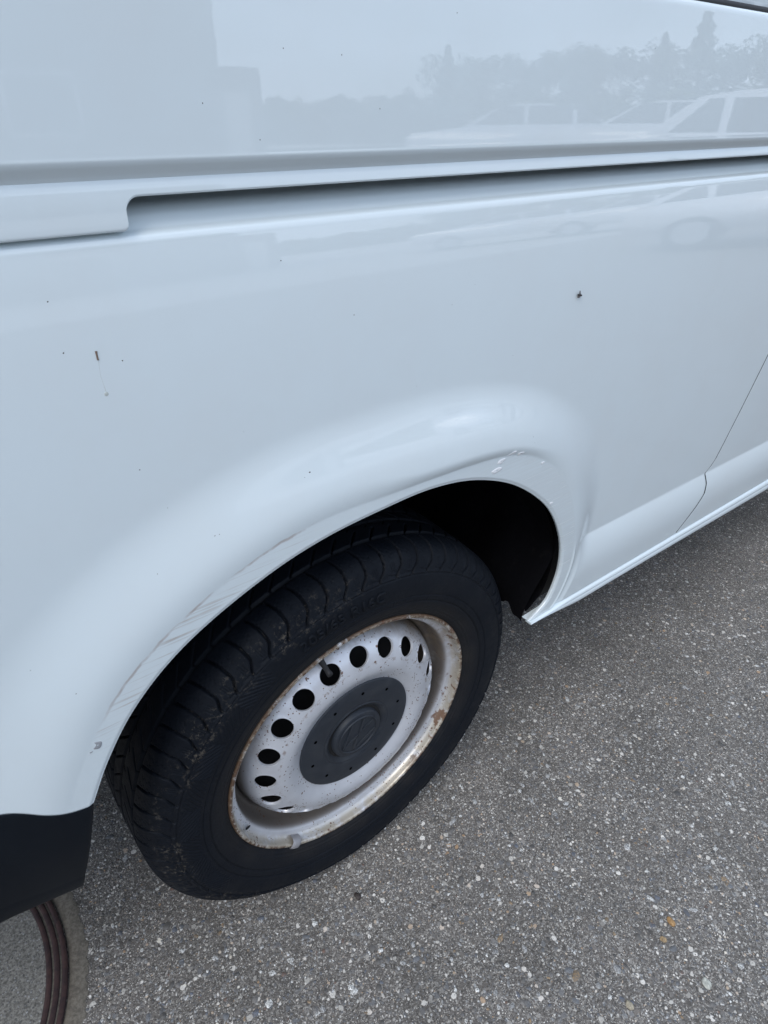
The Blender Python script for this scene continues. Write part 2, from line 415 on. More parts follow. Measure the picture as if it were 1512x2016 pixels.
M_STONE = mat('aggregate_stone', (.2,.2,.2), .6); q = NB(M_STONE)
q.l(q.mix(q.range(q.noise(q.obj(), 500, 3), .35, .7), q.attr('stone_color').outputs['Color'], (.10, .095, .09)), q.b.inputs['Base Color'])
for n_ in M_STONE.node_tree.nodes:
    if n_.type == 'MIX': n_.inputs['Factor'].default_value = .2
ch = link('asphalt_chippings', cm, M_STONE, smooth=False); tag(ch, 'pale and dark stone chips set in the asphalt', 'gravel', kind='stuff')

# round utility cover with rusty rings, left below the bumper
mh = empty('manhole_cover', (MH[0], MH[1], 0), label='round concrete filled utility cover with three rusty iron rings beside the black bumper', cat='manhole cover')
def flat_ring(name, r0, r1, z, m, parent, bev=.0012, n=200):
    prof = [(r0, z - .01), (r0, z - bev), (r0 + bev, z), (r1 - bev, z), (r1, z - bev), (r1, z - .01)]
    me = lathe(name, [(r, -zz) for r, zz in prof], n)
    co = np.zeros(len(me.vertices) * 3); me.vertices.foreach_get('co', co); co = co.reshape(-1, 3)
    co = np.stack([co[:, 0], co[:, 2], -co[:, 1]], -1); me.vertices.foreach_set('co', co.astype(np.float32).ravel()); me.update()
    return link(name, me, m, parent, smooth=False)
flat_ring('iron_ring', .2865, .2945, .0065, M_RUSTY, mh)
flat_ring('iron_ring', .2752, .2835, .0065, M_RUSTY, mh)
flat_ring('iron_ring', .2640, .2722, .0065, M_RUSTY, mh)
flat_ring('sealing_joint', .2600, .2862, .0038, M_COLLAR, mh, .0004)
mc = flat_ring('mortar_collar', .2950, .3235, .0016, M_COLLAR, mh, .0015, 720)
for vtx in mc.data.vertices:
    r_ = math.hypot(vtx.co.x, vtx.co.y)
    if r_ > .315:
        a_ = math.atan2(vtx.co.y, vtx.co.x); k_ = 1 + (.006 * math.sin(a_ * 23) + .008 * math.sin(a_ * 61 + 1) + .006 * math.sin(a_ * 137 + 2) + .004 * math.sin(a_ * 301)) * .6
        vtx.co.x *= k_; vtx.co.y *= k_
        if vtx.co.z > .0001: vtx.co.z = .0006
bm = bmesh.new(); bmesh.ops.create_circle(bm, cap_ends=True, segments=96, radius=.2637)
for vtx in bm.verts: vtx.co.z = .0052
link('concrete_infill', bm_mesh(bm, 'concrete_infill'), M_CONC, mh, smooth=False)

# ------------------------------------------------------------------ van: the side surface
van = empty('van', (0, 0, 0), label='white panel van with scuffed rear wheel arch, black bumper corner and rusty steel wheel', cat='van')
# everything below is in wheel-centre coordinates (z = 0 at hub height), children sit ZC higher
def up(o): o.location.z += ZC; return o

ARCH = spline([(-.373,.232),(-.349,.282),(-.317,.331),(-.275,.372),(-.224,.403),(-.154,.431),(-.091,.446),(-.024,.4525),(.058,.4545),
               (.136,.440),(.219,.402),(.299,.337),(.351,.260),(.371,.190),(.363,.133),(.340,.104),(.318,.0985)][:-2] + [(.341,.110),(.318,.0975)], 520)
_z = np.linspace(-.05, .80, 1701)
_tan = np.interp(_z, [-.05, .10, .24, .40, .50, .60, .66, .70, .73, .748, .80], [-.06, -.05, -.02, .0, .015, .035, .055, .080, .120, .16, .3])
_y = np.r_[0, np.cumsum((_tan[1:] + _tan[:-1]) / 2 * np.diff(_z))]; _y = _y - np.interp(.5, _z, _y) - .0385
def base_y(z): return np.interp(z, _z, _y)
TH_K = [0, 14, 25, 37, 45, 54, 61, 66, 73, 79, 86, 93, 103, 113, 125, 137, 150, 180]
D1_K = [.020, .022, .026, .034, .044, .050, .046, .042, .024, .014, .012, .018, .028, .030, .028, .027, .024, .02]
D2_K = [.055, .060, .085, .120, .136, .140, .136, .132, .126, .122, .122, .124, .130, .138, .144, .146, .142, .13]
BU_K = [.0, .0, .0, .0004, .0012, .0030, .0055, .0075, .0090, .0090, .008, .0065, .005, .0035, .003, .0025, .002, .001]
LIP_K = [-.048, -.048, -.050, -.052, -.053, -.053, -.053, -.053, -.053, -.053, -.053, -.053, -.053, -.053, -.053, -.052, -.050, -.048]
ROCK = lambda x: .219 - (x - .447) * .0238      # top line of the rocker swage
def _smooth_tab(K):
    tt_ = np.linspace(-30, 210, 961); v_ = np.interp(tt_, TH_K, K); k_ = np.exp(-.5 * (np.linspace(-15, 15, 121) / 4.5) ** 2); k_ /= k_.sum()
    return tt_, np.convolve(np.pad(v_, 60, 'edge'), k_, 'valid')
def arch_dist(x, z):
    x = x.ravel(); z = z.ravel(); d = np.empty(len(x)); A = ARCH
    for i in range(0, len(x), 20000):
        dx = x[i:i+20000, None] - A[None, :, 0]; dz = z[i:i+20000, None] - A[None, :, 1]
        d[i:i+20000] = np.sqrt((dx * dx + dz * dz).min(1))
    return d
TD1, TD2, TBU, TLIP = (_smooth_tab(K_) for K_ in (D1_K, D2_K, BU_K, LIP_K))
def surf(x, z, full=False, cx=0.):
    """y of the lower body side at (x, z)"""
    sh = np.shape(x); x = np.asarray(x, float); z = np.asarray(z, float)
    d = arch_dist(x - cx, z).reshape(sh)
    th = np.degrees(np.arctan2(z, x - cx))
    d1 = np.interp(th, *TD1); d2 = np.interp(th, *TD2); bu = np.interp(th, *TBU); lip = np.interp(th, *TLIP)
    b = base_y(z)
    # rocker swage
    t = np.clip((ROCK(x) - z) / .085, 0, 1)
    rock = .0145 * (1 - (1 - t) ** 2.3) * sstep(d, d1 + .008, d1 + .030) * sstep(x - cx, .30, .42)
    b = b - rock
    w = 1 - sstep(d, d1, d2)
    w = w ** 1.15
    y = b * (1 - w) + lip * w
    u = (d - d1) / (d2 - d1)
    rise = .28 - .13 * sstep(th, 52, 62) * (1 - sstep(th, 84, 98)); g = np.where(u < 0, 0, np.clip(u / rise, 0, 1)) ; g = np.sin(np.clip(g, 0, 1) * PI / 2) * (1 - sstep(u, .30, .95))
    y = y - .56 * bu * g
    # pressed bead where the lip meets the rocker
    y = y - .0018 * np.exp(-((d - d1 - .004) / .0022) ** 2) * sstep(th, 11, 14) * (1 - sstep(th, 26, 31)) * (np.asarray(x) > .3)
    # lip turns slightly inward near its very edge
    y = y + .0015 * (1 - sstep(d, 0, .005))
    # rear corner wraps round
    y = y + .9 * np.clip(-.62 - x, 0, 1) ** 2
    if full: return y, d, d - d1, th
    return y
SEAM = np.array([(1.022, .76), (.924, .447), (.860, .236), (.848, .219), (.834, .209), (.842, .186), (.840, .165), (.818, .140), (.771, .0925), (.768, .05)])
def seam_x(z): return np.interp(z, SEAM[::-1, 1], SEAM[::-1, 0])
TOPZ = .748
def ring_panel(name, m, arch, sideA, outer, sideB, parent, nu=720, nv=240, cx=0.):
    """skin between the arch opening and a surrounding outline (Coons patch), with the edges folded inwards"""
    inner = resample(arch, nu); L = np.r_[0, np.cumsum(np.linalg.norm(np.diff(outer, axis=0), axis=1))]; 
    # match outer samples to the angle of the inner ones so the rays fan evenly
    oc = resample(outer, 4000); ang_o = np.unwrap(np.arctan2(oc[:, 1] - .15, oc[:, 0] - cx)); ang_i = np.unwrap(np.arctan2(inner[:, 1] - .15, inner[:, 0] - cx))
    u = np.linspace(0, 1, nu)
    ai = np.interp(u, [0, 1], [0, 1])
    f = (ang_i - ang_i[0]) / (ang_i[-1] - ang_i[0]); target = ang_o[0] + f * (ang_o[-1] - ang_o[0])
    order = np.argsort(ang_o)
    idx = np.interp(target, ang_o[order], np.arange(4000)[order]); idx = .6 * idx + .4 * u * 3999
    idx = np.maximum.accumulate(idx); idx[0] = 0; idx[-1] = 3999
    out = np.stack([np.interp(idx, np.arange(4000), oc[:, k]) for k in (0, 1)], -1)
    v = np.linspace(0, 1, nv) ** 1.35
    LA = np.r_[0, np.cumsum(np.linalg.norm(np.diff(sideA, axis=0), axis=1))]; A = np.stack([np.interp(v * LA[-1], LA, sideA[:, k]) for k in (0, 1)], -1)
    LB = np.r_[0, np.cumsum(np.linalg.norm(np.diff(sideB, axis=0), axis=1))]; B = np.stack([np.interp(v * LB[-1], LB, sideB[:, k]) for k in (0, 1)], -1)
    U = u[:, None, None]; Vv = v[None, :, None]
    P = (1 - Vv) * inner[:, None] + Vv * out[:, None] + (1 - U) * A[None] + U * B[None] \
        - ((1 - U) * (1 - Vv) * inner[0] + U * (1 - Vv) * inner[-1] + (1 - U) * Vv * out[0] + U * Vv * out[-1])
    y, d, c, th = surf(P[..., 0], P[..., 1], True, cx)
    Q = np.stack([P[..., 0], y, P[..., 1]], -1)
    # fold at the arch edge: rounded hem going inwards
    e0 = Q[:, 0]; nrm = np.gradient(ARCH if False else inner, axis=0); nrm = np.stack([nrm[:, 1], -nrm[:, 0]], -1); nrm /= np.linalg.norm(nrm, axis=1)[:, None] + 1e-9
    hem = []
    for dr, dy in ((.0004, .0060), (-.0002, .0045), (-.0008, .0028), (-.0008, .0014), (-.0003, .0003)):
        hem.append(np.stack([e0[:, 0] + nrm[:, 0] * -dr, e0[:, 1] + dy, e0[:, 2] + nrm[:, 1] * -dr], -1))
    Q = np.concatenate([np.stack(hem, 1), Q], 1)
    ext = lambda a_: np.concatenate([np.repeat(a_[:, :1], 5, 1), a_], 1)
    # fold the other three edges inwards
    q_out = Q[:, -1:].copy(); top_ = q_out[..., 2] > TOPZ - .0004; q_out[..., 1] += np.where(top_, .00002, .012); q_out[..., 2] += np.where(top_, .0001, 0)
    Q = np.concatenate([Q, q_out], 1)
    ex2 = lambda a_: np.concatenate([ext(a_), a_[:, -1:]], 1)
    D, Cc, T = ex2(d), ex2(c), ex2(th)
    q0 = Q[:1].copy(); q0[..., 1] += .010; q1 = Q[-1:].copy(); q1[..., 1] += .003
    Q = np.concatenate([q0, Q, q1], 0); pad = lambda a_: np.concatenate([a_[:1], a_, a_[-1:]], 0)
    me = grid_mesh(name, Q, flip=False)
    attr(me, 'arch_d', pad(D)); attr(me, 'crease_d', pad(Cc)); attr(me, 'arch_t', pad(T))
    o = link(name, me, m, parent); return up(o)
BUMP_TOP = np.array([(-.373,.232),(-.383,.2335),(-.397,.239),(-.413,.251),(-.431,.268),(-.446,.277),(-.475,.284),(-.55,.290),(-.95,.295)])
BUMP_TOP_S = spline(BUMP_TOP, 200)
zs_ = np.linspace(TOPZ, .0925, 300); GAP = .0021
gap = lambda z: GAP + .0016 * (1 - sstep(z, .12, .20))
outer = np.vstack([[(-.95, .295)], [(-.95, TOPZ)], [(seam_x(TOPZ) - GAP, TOPZ)], np.stack([seam_x(zs_) - gap(zs_), zs_], -1)])
SILLB = np.array([(.318,.0975),(.345,.0985),(.37,.0995),(.412,.100),(.771 - gap(.0925),.0925)])
ring_panel('rear_quarter_panel', M_QUARTER, ARCH, BUMP_TOP_S, outer, SILLB, van)

# sliding door skin (lower half)
def door_panel(name, x0f, x1, z0f, z1, nx, nz, parent, m=M_PAINT):
    z = np.linspace(0, 1, nz)[None, :]; u = (np.linspace(0, 1, nx) ** 1.5)[:, None]
    zz = z0f(0) * 1.0 + z * (z1 - z0f(0)); zz = np.broadcast_to(zz, (nx, nz))
    X0 = x0f(zz); X = X0 + u * (x1 - X0)
    Zl = z0f(X); zz = Zl + z * (z1 - Zl); X0 = x0f(zz); X = X0 + u * (x1 - X0)
    Y = surf(X, zz)
    Q = np.stack([X, Y, zz], -1)
    rim = lambda A: A + np.array([0, .012, 0])
    r2 = Q[:1].copy(); r2[..., 0] -= .0006; r2[..., 1] += .0012; r3 = Q[:1].copy(); r3[..., 0] -= .0006; r3[..., 1] += .014
    Q = np.concatenate([r3, r2, Q, rim(Q[-1:])], 0)
    Q = np.concatenate([rim(Q[:, :1]), Q], 1)
    return up(link(name, grid_mesh(name, Q, flip=True), m, parent))
sill_z = lambda x: .100 - (np.asarray(x, float) - .412) * .0209
door_panel('sliding_door', lambda z: seam_x(z) + gap(z) * .8, 2.06, sill_z, TOPZ, 300, 260, van)
door_panel('front_door', lambda z: 2.066 + 0 * z, 2.50, sill_z, TOPZ, 30, 90, van)
# near-black strip flush in the door seam, painting the shade of the gap
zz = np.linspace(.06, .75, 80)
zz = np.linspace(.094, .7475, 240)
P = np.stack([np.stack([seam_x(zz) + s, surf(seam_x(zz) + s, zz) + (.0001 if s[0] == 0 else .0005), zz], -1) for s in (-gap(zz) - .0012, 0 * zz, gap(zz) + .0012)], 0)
up(link('seam_shade_strip', grid_mesh('seam_shade_strip', P), M_SHADE, van))

# sill flange under door and quarter panel: rounded bright edge, groove, folded seam
def sweep_x(name, m, xs, prof, parent, zoff=lambda x: 0 * x, yoff=lambda x: 0 * x, zscale=lambda x: 1 + 0 * x, flip=False):
    pr = np.array(prof, float); xs = np.asarray(xs, float)
    P = np.stack([np.broadcast_to(xs[:, None], (len(xs), len(pr))), pr[None, :, 0] + yoff(xs)[:, None],
                  pr[None, :, 1] * zscale(xs)[:, None] + zoff(xs)[:, None]], -1)
    return up(link(name, grid_mesh(name, P, flip=flip), m, parent))
xs = np.r_[np.linspace(.319, .50, 90), np.linspace(.51, 2.49, 60)]
sill_line = lambda x: np.where(x < .412, np.interp(x, SILLB[:, 0], SILLB[:, 1]), sill_z(x))
edge_fade = lambda x: 1 - .9 * (1 - sstep(x, .33, .44))
sweep_x('sill', M_PAINT, xs, spline([(.012, .0), (.003, -.0005), (-.002, -.0015), (-.0075, -.0045), (-.010, -.009), (-.0095, -.012), (-.0075, -.0145), (-.0085, -.0165), (-.0095, -.020), (-.0085, -.026), (-.003, -.029), (.004, -.0295)], 60),
        van, zoff=lambda x: sill_line(x) - .0004, yoff=lambda x: -.0400 - .0035 * (1 - sstep(x, .34, .46)), zscale=lambda x: .12 + .88 * sstep(x, .31, .47) + .25 * sstep(x, .5, 1.3), flip=True)

# shoulder and rail channel above the lower panels
ys = float(base_y(TOPZ))
chan = spline([(ys, TOPZ), (ys + .0006, .7505), (ys + .0020, .7530), (ys + .0050, .7548), (ys + .0085, .7565), (ys + .0122, .7603), (ys + .0168, .7655), (ys + .0245, .7705), (ys + .0360, .7745), (ys + .048, .785), (ys + .05, .80)], 70)
rear_wrap = lambda x: .9 * np.clip(-.62 - x, 0, 1) ** 2
XS = np.r_[np.linspace(-.95, -.3, 60), np.linspace(-.29, 1.2, 80), np.linspace(1.3, 2.5, 12)]
sweep_x('rail_channel', M_PAINT, XS, chan, van, yoff=rear_wrap, flip=False)

# upper side panel with the folded-under lower edge, and the rail cover below it
yu = -.0300
prof_u = [(.004, .9345), (-.0150, .9342), (-.0186, .9338), (-.0204, .9326), (-.0212, .9300)] 
zz_ = np.linspace(.928, .804, 60); slope = np.interp(zz_, [.80, .93], [.036, .052]); yy_ = yu + np.r_[0, np.cumsum(slope[1:] * -np.diff(zz_))][::-1] * 1.0
yy_ = yu + np.interp(zz_, zz_[::-1], np.r_[0, np.cumsum(((slope[::-1][1:] + slope[::-1][:-1]) / 2) * np.diff(zz_[::-1]))])
dy = yy_[0] - (-.0212); prof_u = [(a_ + dy + .0003, b_) for a_, b_ in prof_u]
low = spline([(yy_[-1], .804), (yu - .00005, .8015), (yu + .0012, .7985), (yu + .0034, .7955), (yu + .0058, .7922), (yu + .0072, .7895)], 40)
prof_all = prof_u + list(zip(yy_, zz_)) + [tuple(p_) for p_ in low[1:]]
sweep_x('upper_side_panel', M_PAINT, XS, prof_all, van, yoff=rear_wrap, flip=False)
xc = np.r_[np.linspace(-.95, -.30, 40), np.linspace(-.298, -.248, 30), np.linspace(-.2475, -.195, 260), np.linspace(-.19, 1.3, 60), np.linspace(1.5, 2.5, 8)]
def cover_low(x):
    """lower edge of the rail cover: steps up with a rounded corner at x = -0.235"""
    lo, hi, x0 = .7572, .7785, -.2345
    r1, r2 = .0035, .011
    z = np.full(len(x), lo)
    m1 = (x > x0 - r1) & (x <= x0); z[m1] = lo + r1 - np.sqrt(np.maximum(r1 ** 2 - (x[m1] - (x0 - r1)) ** 2, 0))
    m2 = (x > x0) & (x < x0 + r2); z[m2] = hi - r2 + np.sqrt(np.maximum(r2 ** 2 - (x0 + r2 - x[m2]) ** 2, 0))
    z[x >= x0 + r2] = hi
    return z
cl = cover_low(xc); topz = .7895
cy0 = yu + .0072
v = np.linspace(0, 1, 26)
Zg = topz + (cl[:, None] + .0016 - topz) * v[None]
depth = (topz - Zg)
Yg = cy0 + .0006 * sstep(depth, 0, .003) * 0 - .0042 * (1 - np.exp(-depth / .009)) 
body = np.stack([np.broadcast_to(xc[:, None], Zg.shape), Yg, Zg], -1)
eb = body[:, -1]; curl = []
for dyy, dz in ((.0003, -.0007), (.0009, -.0013), (.0018, -.0016), (.004, -.0016), (.012, -.0014)):
    q_ = eb.copy(); q_[:, 1] += dyy; q_[:, 2] += dz; curl.append(q_)
cov = np.concatenate([body, np.stack(curl, 1)], 1); cov[..., 1] += rear_wrap(xc)[:, None]
up(link('rail_cover', grid_mesh('rail_cover', cov, flip=False), M_PAINT, van))

# window pressing above the belt: dark strip painting the shade of the step, recessed panel
sweep_x('window_step_shade', M_DARK, XS, spline([(-.014, .9335), (-.016, .9355), (-.0155, .9385), (-.012, .9405), (-.004, .941)], 16), van, yoff=rear_wrap)
sweep_x('window_panel', M_PAINT, XS, spline([(-.006, .930), (-.0125, .9400), (-.0115, .945), (-.004, .98), (.05, 1.25), (.11, 1.42), (.20, 1.52), (.40, 1.60), (.95, 1.63)], 60), van, yoff=rear_wrap, flip=True)

# rear bumper corner
def bumper_mesh():
    bx = np.r_[np.linspace(-.373, -.409, 30)]
    top = resample(BUMP_TOP_S, 160); nb = 60
    bot = spline([(-.4085, .104), (-.430, .110), (-.459, .118), (-.486, .124), (-.55, .130), (-.95, .132)], 160)
    v = np.linspace(0, 1, nb)[None, :, None]
    P = top[:, None] * (1 - v) + bot[:, None] * v
    # right edge follows the arch line slightly bowed
    k = (4 * v * (1 - v))[..., 0] * 0
    X = P[..., 0] + k * np.exp(-np.linspace(0, 160, 160)[:, None] / 30); Z = P[..., 1]
    Y0 = surf(top[:, 0], top[:, 1])
    t = v[..., 0]
    Y = (Y0[:, None] * (1 - t) + (-.046 + 0 * t) * t) - .0005 + .010 * np.clip(t - .8, 0, 1) ** 2 * 8
    Y = Y - .004 * np.sin(np.clip(t * 1.2, 0, 1) * PI) 
    Y = np.where(t > .999, Y, Y)
    Y = Y + .9 * np.clip(-.62 - X, 0, 1) ** 2 * 0 + (rear_wrap(X.ravel()).reshape(X.shape) - rear_wrap(top[:, 0])[:, None] * (1 - t))
    Q = np.stack([X, Y, Z], -1)
    def inward(A, dx, dy, dz): B = A.copy(); B[..., 0] += dx; B[..., 1] += dy; B[..., 2] += dz; return B
    Q = np.concatenate([inward(Q[:1], -.001, .09, 0), inward(Q[:1], .0008, .012, 0), inward(Q[:1], .0008, .002, 0), Q], 0)
    Q = np.concatenate([inward(Q[:, :1], 0, .012, 0), Q, inward(Q[:, -1:], 0, .002, -.0015), inward(Q[:, -1:], 0, .06, -.001)], 1)
    return grid_mesh('rear_bumper', Q, flip=False)
up(link('rear_bumper', bumper_mesh(), M_BUMPER, van))

# wheel-arch liner: dark tub behind the lip
A = resample(ARCH[6:-4], 140); c0 = np.array([0., .05])
rad = (A - c0) ; rad /= np.linalg.norm(rad, axis=1)[:, None]
rows = []
for y_, o_ in ((-.030, .0035), (-.020, .010), (.0, .020), (.06, .028), (.14, .030), (.22, .028), (.275, .015), (.30, -.02)):
    q_ = A + rad * o_; rows.append(np.stack([q_[:, 0], np.full(len(A), y_), q_[:, 1]], -1))
for f_ in (.8, .5, .0):
    q_ = c0 + (A + rad * -.02 - c0) * f_; rows.append(np.stack([q_[:, 0], np.full(len(A), .303), q_[:, 1]], -1))
up(link('wheel_arch_liner', grid_mesh('wheel_arch_liner', np.stack(rows, 1)), M_LINER, van))
# ragged lower end of the liner in front of the wheel
zz = np.linspace(.085, .30, 26); yy = np.linspace(-.030, .29, 60)
Yg, Zg = np.meshgrid(yy, zz, indexing='ij')
jag = (np.sin(yy * 190) * .004 + np.sin(yy * 71 + 1) * .006 + .002)[:, None]
Zg = Zg + jag * (1 - np.linspace(0, 1, 26))[None] + (yy[:, None] + .03) * .02
Xg = .325 + .055 * sstep(Zg, .09, .22) + .004 * np.sin(Yg * 60)
up(link('liner_flap', grid_mesh('liner_flap', np.stack([Xg, Yg, Zg], -1)), M_LINER, van))

# rest of the van body: floor, rear, far side, roof, front, so that it shades the ground as the real one does
up(box_part('underbody', M_UNDER, van, -.93, 2.5, .31, 1.40, .06, .30))
up(box_part('sill_box', M_UNDER, van, .385, 2.45, .0, .305, .075, .20))
up(box_part('rear_floor_box', M_UNDER, van, -.90, -.45, .06, .305, .12, .22))
prof_far = [(.06, 1.42), (.20, 1.52), (.45, 1.605), (1.27, 1.605), (1.52, 1.52), (1.66, 1.25), (1.74, .80), (1.75, .45), (1.745, .12)]
up(link('far_side_and_roof', grid_mesh('far_side_and_roof', np.stack([np.stack([np.full(9, x_), *np.array(prof_far).T], -1) for x_ in (-.95, 0, 1.2, 2.4, 3.0)], 0)), M_PAINT, van))
up(box_part('rear_door', M_PAINT, van, -.99, -.93, .12, 1.62, .25, 1.52, bevel=.02))
bm = bmesh.new()
arc_ = [(3.0 - .43 * math.cos(k_ / 14 * PI), .43 * math.sin(k_ / 14 * PI) + .0) for k_ in range(15)]
pf = [(2.506, .08), (2.506, 1.60), (2.78, 1.50), (3.25, .93), (3.72, .70), (3.86, .45), (3.88, .08)] + [(x_, max(z_, .08)) for x_, z_ in arc_[::-1]]
fa = [bm.verts.new((x_, -.034 + max(0, z_ - .5) * .05, z_)) for x_, z_ in pf]; fb = [bm.verts.new((x_, 1.74 - max(0, z_ - .5) * .05, z_)) for x_, z_ in pf]
bm.faces.new(fa[::-1]); bm.faces.new(fb)
for i in range(len(pf)): bm.faces.new([fa[i], fa[(i+1) % len(pf)], fb[(i+1) % len(pf)], fb[i]])
bmesh.ops.recalc_face_normals(bm, faces=bm.faces)
up(link('front_body', bm_mesh(bm, 'front_body'), M_PAINT, van, smooth=False))

# ------------------------------------------------------------------ wheel
wheel = empty('wheel'); wheel.parent = van; up(wheel)
# tyre -------------------------------------------------
TY = [(.010,.2175),(.003,.2195),(.0005,.2225),(-.0030,.229),(-.0085,.243),(-.0115,.257),(-.0130,.272),(-.0125,.286),(-.0095,.300),(-.0045,.3115),(.0015,.3200),(.0075,.3262),(.0140,.3305),(.022,.3335),(.034,.3350),(.060,.3358),(.090,.3360),
      (.120,.3358),(.146,.3350),(.158,.3335),(.166,.3305),(.1725,.3262),(.1785,.3200),(.184,.310),(.190,.295),(.193,.275),(.190,.250),(.182,.225),(.178,.2175)]
dense = spline(TY, 1200)
Ld = np.r_[0, np.cumsum(np.linalg.norm(np.diff(dense, axis=0), axis=1))]
# sample densely on the visible sidewall and tread
iA = np.argmin(np.abs(dense[:, 0] - .11) + (dense[:, 1] < .33) * 9)
sv = np.r_[np.linspace(0, Ld[iA], 190, endpoint=False), np.linspace(Ld[iA], Ld[-1], 60)]
pr = np.stack([np.interp(sv, Ld, dense[:, k]) for k in (0, 1)], -1)
tg = np.gradient(pr, axis=0); tg /= np.linalg.norm(tg, axis=1)[:, None]
nn_ = np.stack([-tg[:, 1], tg[:, 0]], -1)                       # (ny, nr) outward
if nn_[len(nn_) // 2, 1] < 0: nn_ = -nn_
i0 = np.argmin(np.abs(pr[:, 0] - .040) + (pr[:, 1] < .33) * 9)
u_s = sv - sv[i0] + .040                                        # arc coordinate, equals y on the flat tread
NT = 1980; th = np.arange(NT) / NT * 360.0
T, U = np.meshgrid(th, u_s, indexing='ij'); R_ = np.broadcast_to(pr[None, :, 1], T.shape)
def groove(x, w, soft): return 1 - sstep(np.abs(x), w - soft, w + soft)
disp = np.zeros_like(T); PIT = 360 / 66.
for uy, w in ((.0405, .0027), (.0785, .0030), (.1065, .0030), (.1440, .0027)):
    disp -= .0062 * groove(U - uy, w, .0007)
# shoulder lugs: grooves bowed backwards, turning at the shoulder
s_ = (.037 - U) / .062
path = 95.6 - 1.2 * np.sin(np.clip(s_, 0, 1) * PI * .95) + 1.2 * sstep(s_, .72, 1.0)
ph = (T - path + PIT / 2) % PIT - PIT / 2
arc = ph * PI / 180 * .334
gsh = groove(arc, .0017, .0005) * sstep(s_, -.02, .02) * (1 - sstep(s_, 1.02, 1.06))
disp = np.minimum(disp, -.0058 * gsh)
# stepped end of each lug on the sidewall
phs = (T - 95.9) % PIT; stepm = groove((U + .0235) - .0035 * (phs / PIT), .0006, .0005) * sstep(phs, .2, .4) * (1 - sstep(phs, 3.2, 3.6))
disp = np.minimum(disp, -.0016 * stepm)
# short comb sipes near the lug ends
for k in (1.2, 1.75, 2.3):
    cs = groove((((T - 95.6 - k + PIT / 2) % PIT) - PIT / 2) * PI / 180 * .33, .0005, .0005) * sstep(U, -.021, -.018) * (1 - sstep(U, -.007, -.004))
    disp = np.minimum(disp, -.0018 * cs)
# fine wavy sipes across the lugs
for k in (1.7, 3.6):
    cs = groove((((T - 95.6 - k + .35 * np.sin(U * 900) + PIT / 2) % PIT) - PIT / 2) * PI / 180 * .335, .00035, .0005) * sstep(U, .000, .004) * (1 - sstep(U, .030, .034))
    disp = np.minimum(disp, -.0014 * cs)
# second rib: slanted slots, open at one side
def slots(u0, u1, t0, slope, depth, w):
    s2 = (U - u0) / (u1 - u0)
    p2 = (T - (t0 - slope * s2) + PIT / 2) % PIT - PIT / 2
    return -depth * groove(p2 * PI / 180 * .336, w, .0006) * sstep(s2, -.02, .03) * (1 - sstep(s2, .97, 1.02))
disp = np.minimum(disp, slots(.043, .0655, 98.7, 3.6, .0055, .0015))
disp = np.minimum(disp, slots(.069, .0757, 97.0, 1.2, .0030, .0008))
disp = np.minimum(disp, slots(.083, .101, 100.0, -3.0, .0055, .0015))
disp = np.minimum(disp, slots(.112, .139, 98.0, 3.6, .0055, .0015))
disp = np.minimum(disp, slots(.148, .178, 96.0, -1.2, .0055, .0016))
# sidewall rings and ribs
rr = R_.copy(); sw = (U < 0.0)
disp += np.where(sw, .0014 * groove(rr - .3005, .0011, .0005) - .0012 * groove(rr - .2980, .0008, .0005), 0)
disp += np.where(sw, -.0016 * groove(rr - .2625, .0008, .0005), 0)
disp += np.where(sw, -.0018 * groove(rr - .2515, .0009, .0005), 0)
disp += np.where(sw, .0006 * groove(rr - .2335, .0010, .0006) + .0006 * groove(rr - .2275, .0012, .0006), 0)
# radial marker lines between the two rings
tk = groove((((T + 3) % 15) - 7.5) * PI / 180 * .257, .00035, .0004) * sstep(rr, .2525, .254) * (1 - sstep(rr, .2600, .2620))
disp += np.where(sw, .0007 * tk, 0)
# serrated decorative field (rear part of the sidewall)
fld = sstep(rr, .267, .270) * (1 - sstep(rr, .292, .296)) * sstep(T, 118, 124) * (1 - sstep(T, 205, 212))
saw = np.abs(((T * 1.25 + (rr - .28) * 260 * np.sign(np.sin(T * PI / 11))) % 2.0) - 1.0)
disp += np.where(sw, fld * .0018 * (saw - .5), 0)
rng2 = np.random.default_rng(3)
blk = rng2.uniform(-.0003, .0003, 67)
disp += np.where(U > -.02, blk[((T - 95.6) // PIT).astype(int) % 66], 0) * .7
Yt = pr[None, :, 0] + nn_[None, :, 0] * disp; Rt = pr[None, :, 1] + nn_[None, :, 1] * disp
c_, s__ = np.cos(np.radians(T)), np.sin(np.radians(T))
X = Rt * c_; Z = Rt * s__
# contact patch: pressed flat, sidewall bulging a little
flat = -ZC + .0006; low_ = np.clip((-Z - .25) / .08, 0, 1) * np.exp(-(X / .13) ** 2)
Yt = Yt - .006 * low_ * np.exp(-((R_ - .295) / .03) ** 2) * (Yt < .08) + .006 * low_ * np.exp(-((R_ - .295) / .03) ** 2) * (Yt > .1)
Z = np.maximum(Z, flat)
tyre = link('tyre', grid_mesh('tyre', np.stack([X, Yt, Z], -1), cu=True, flip=False), M_RUBBER, wheel)
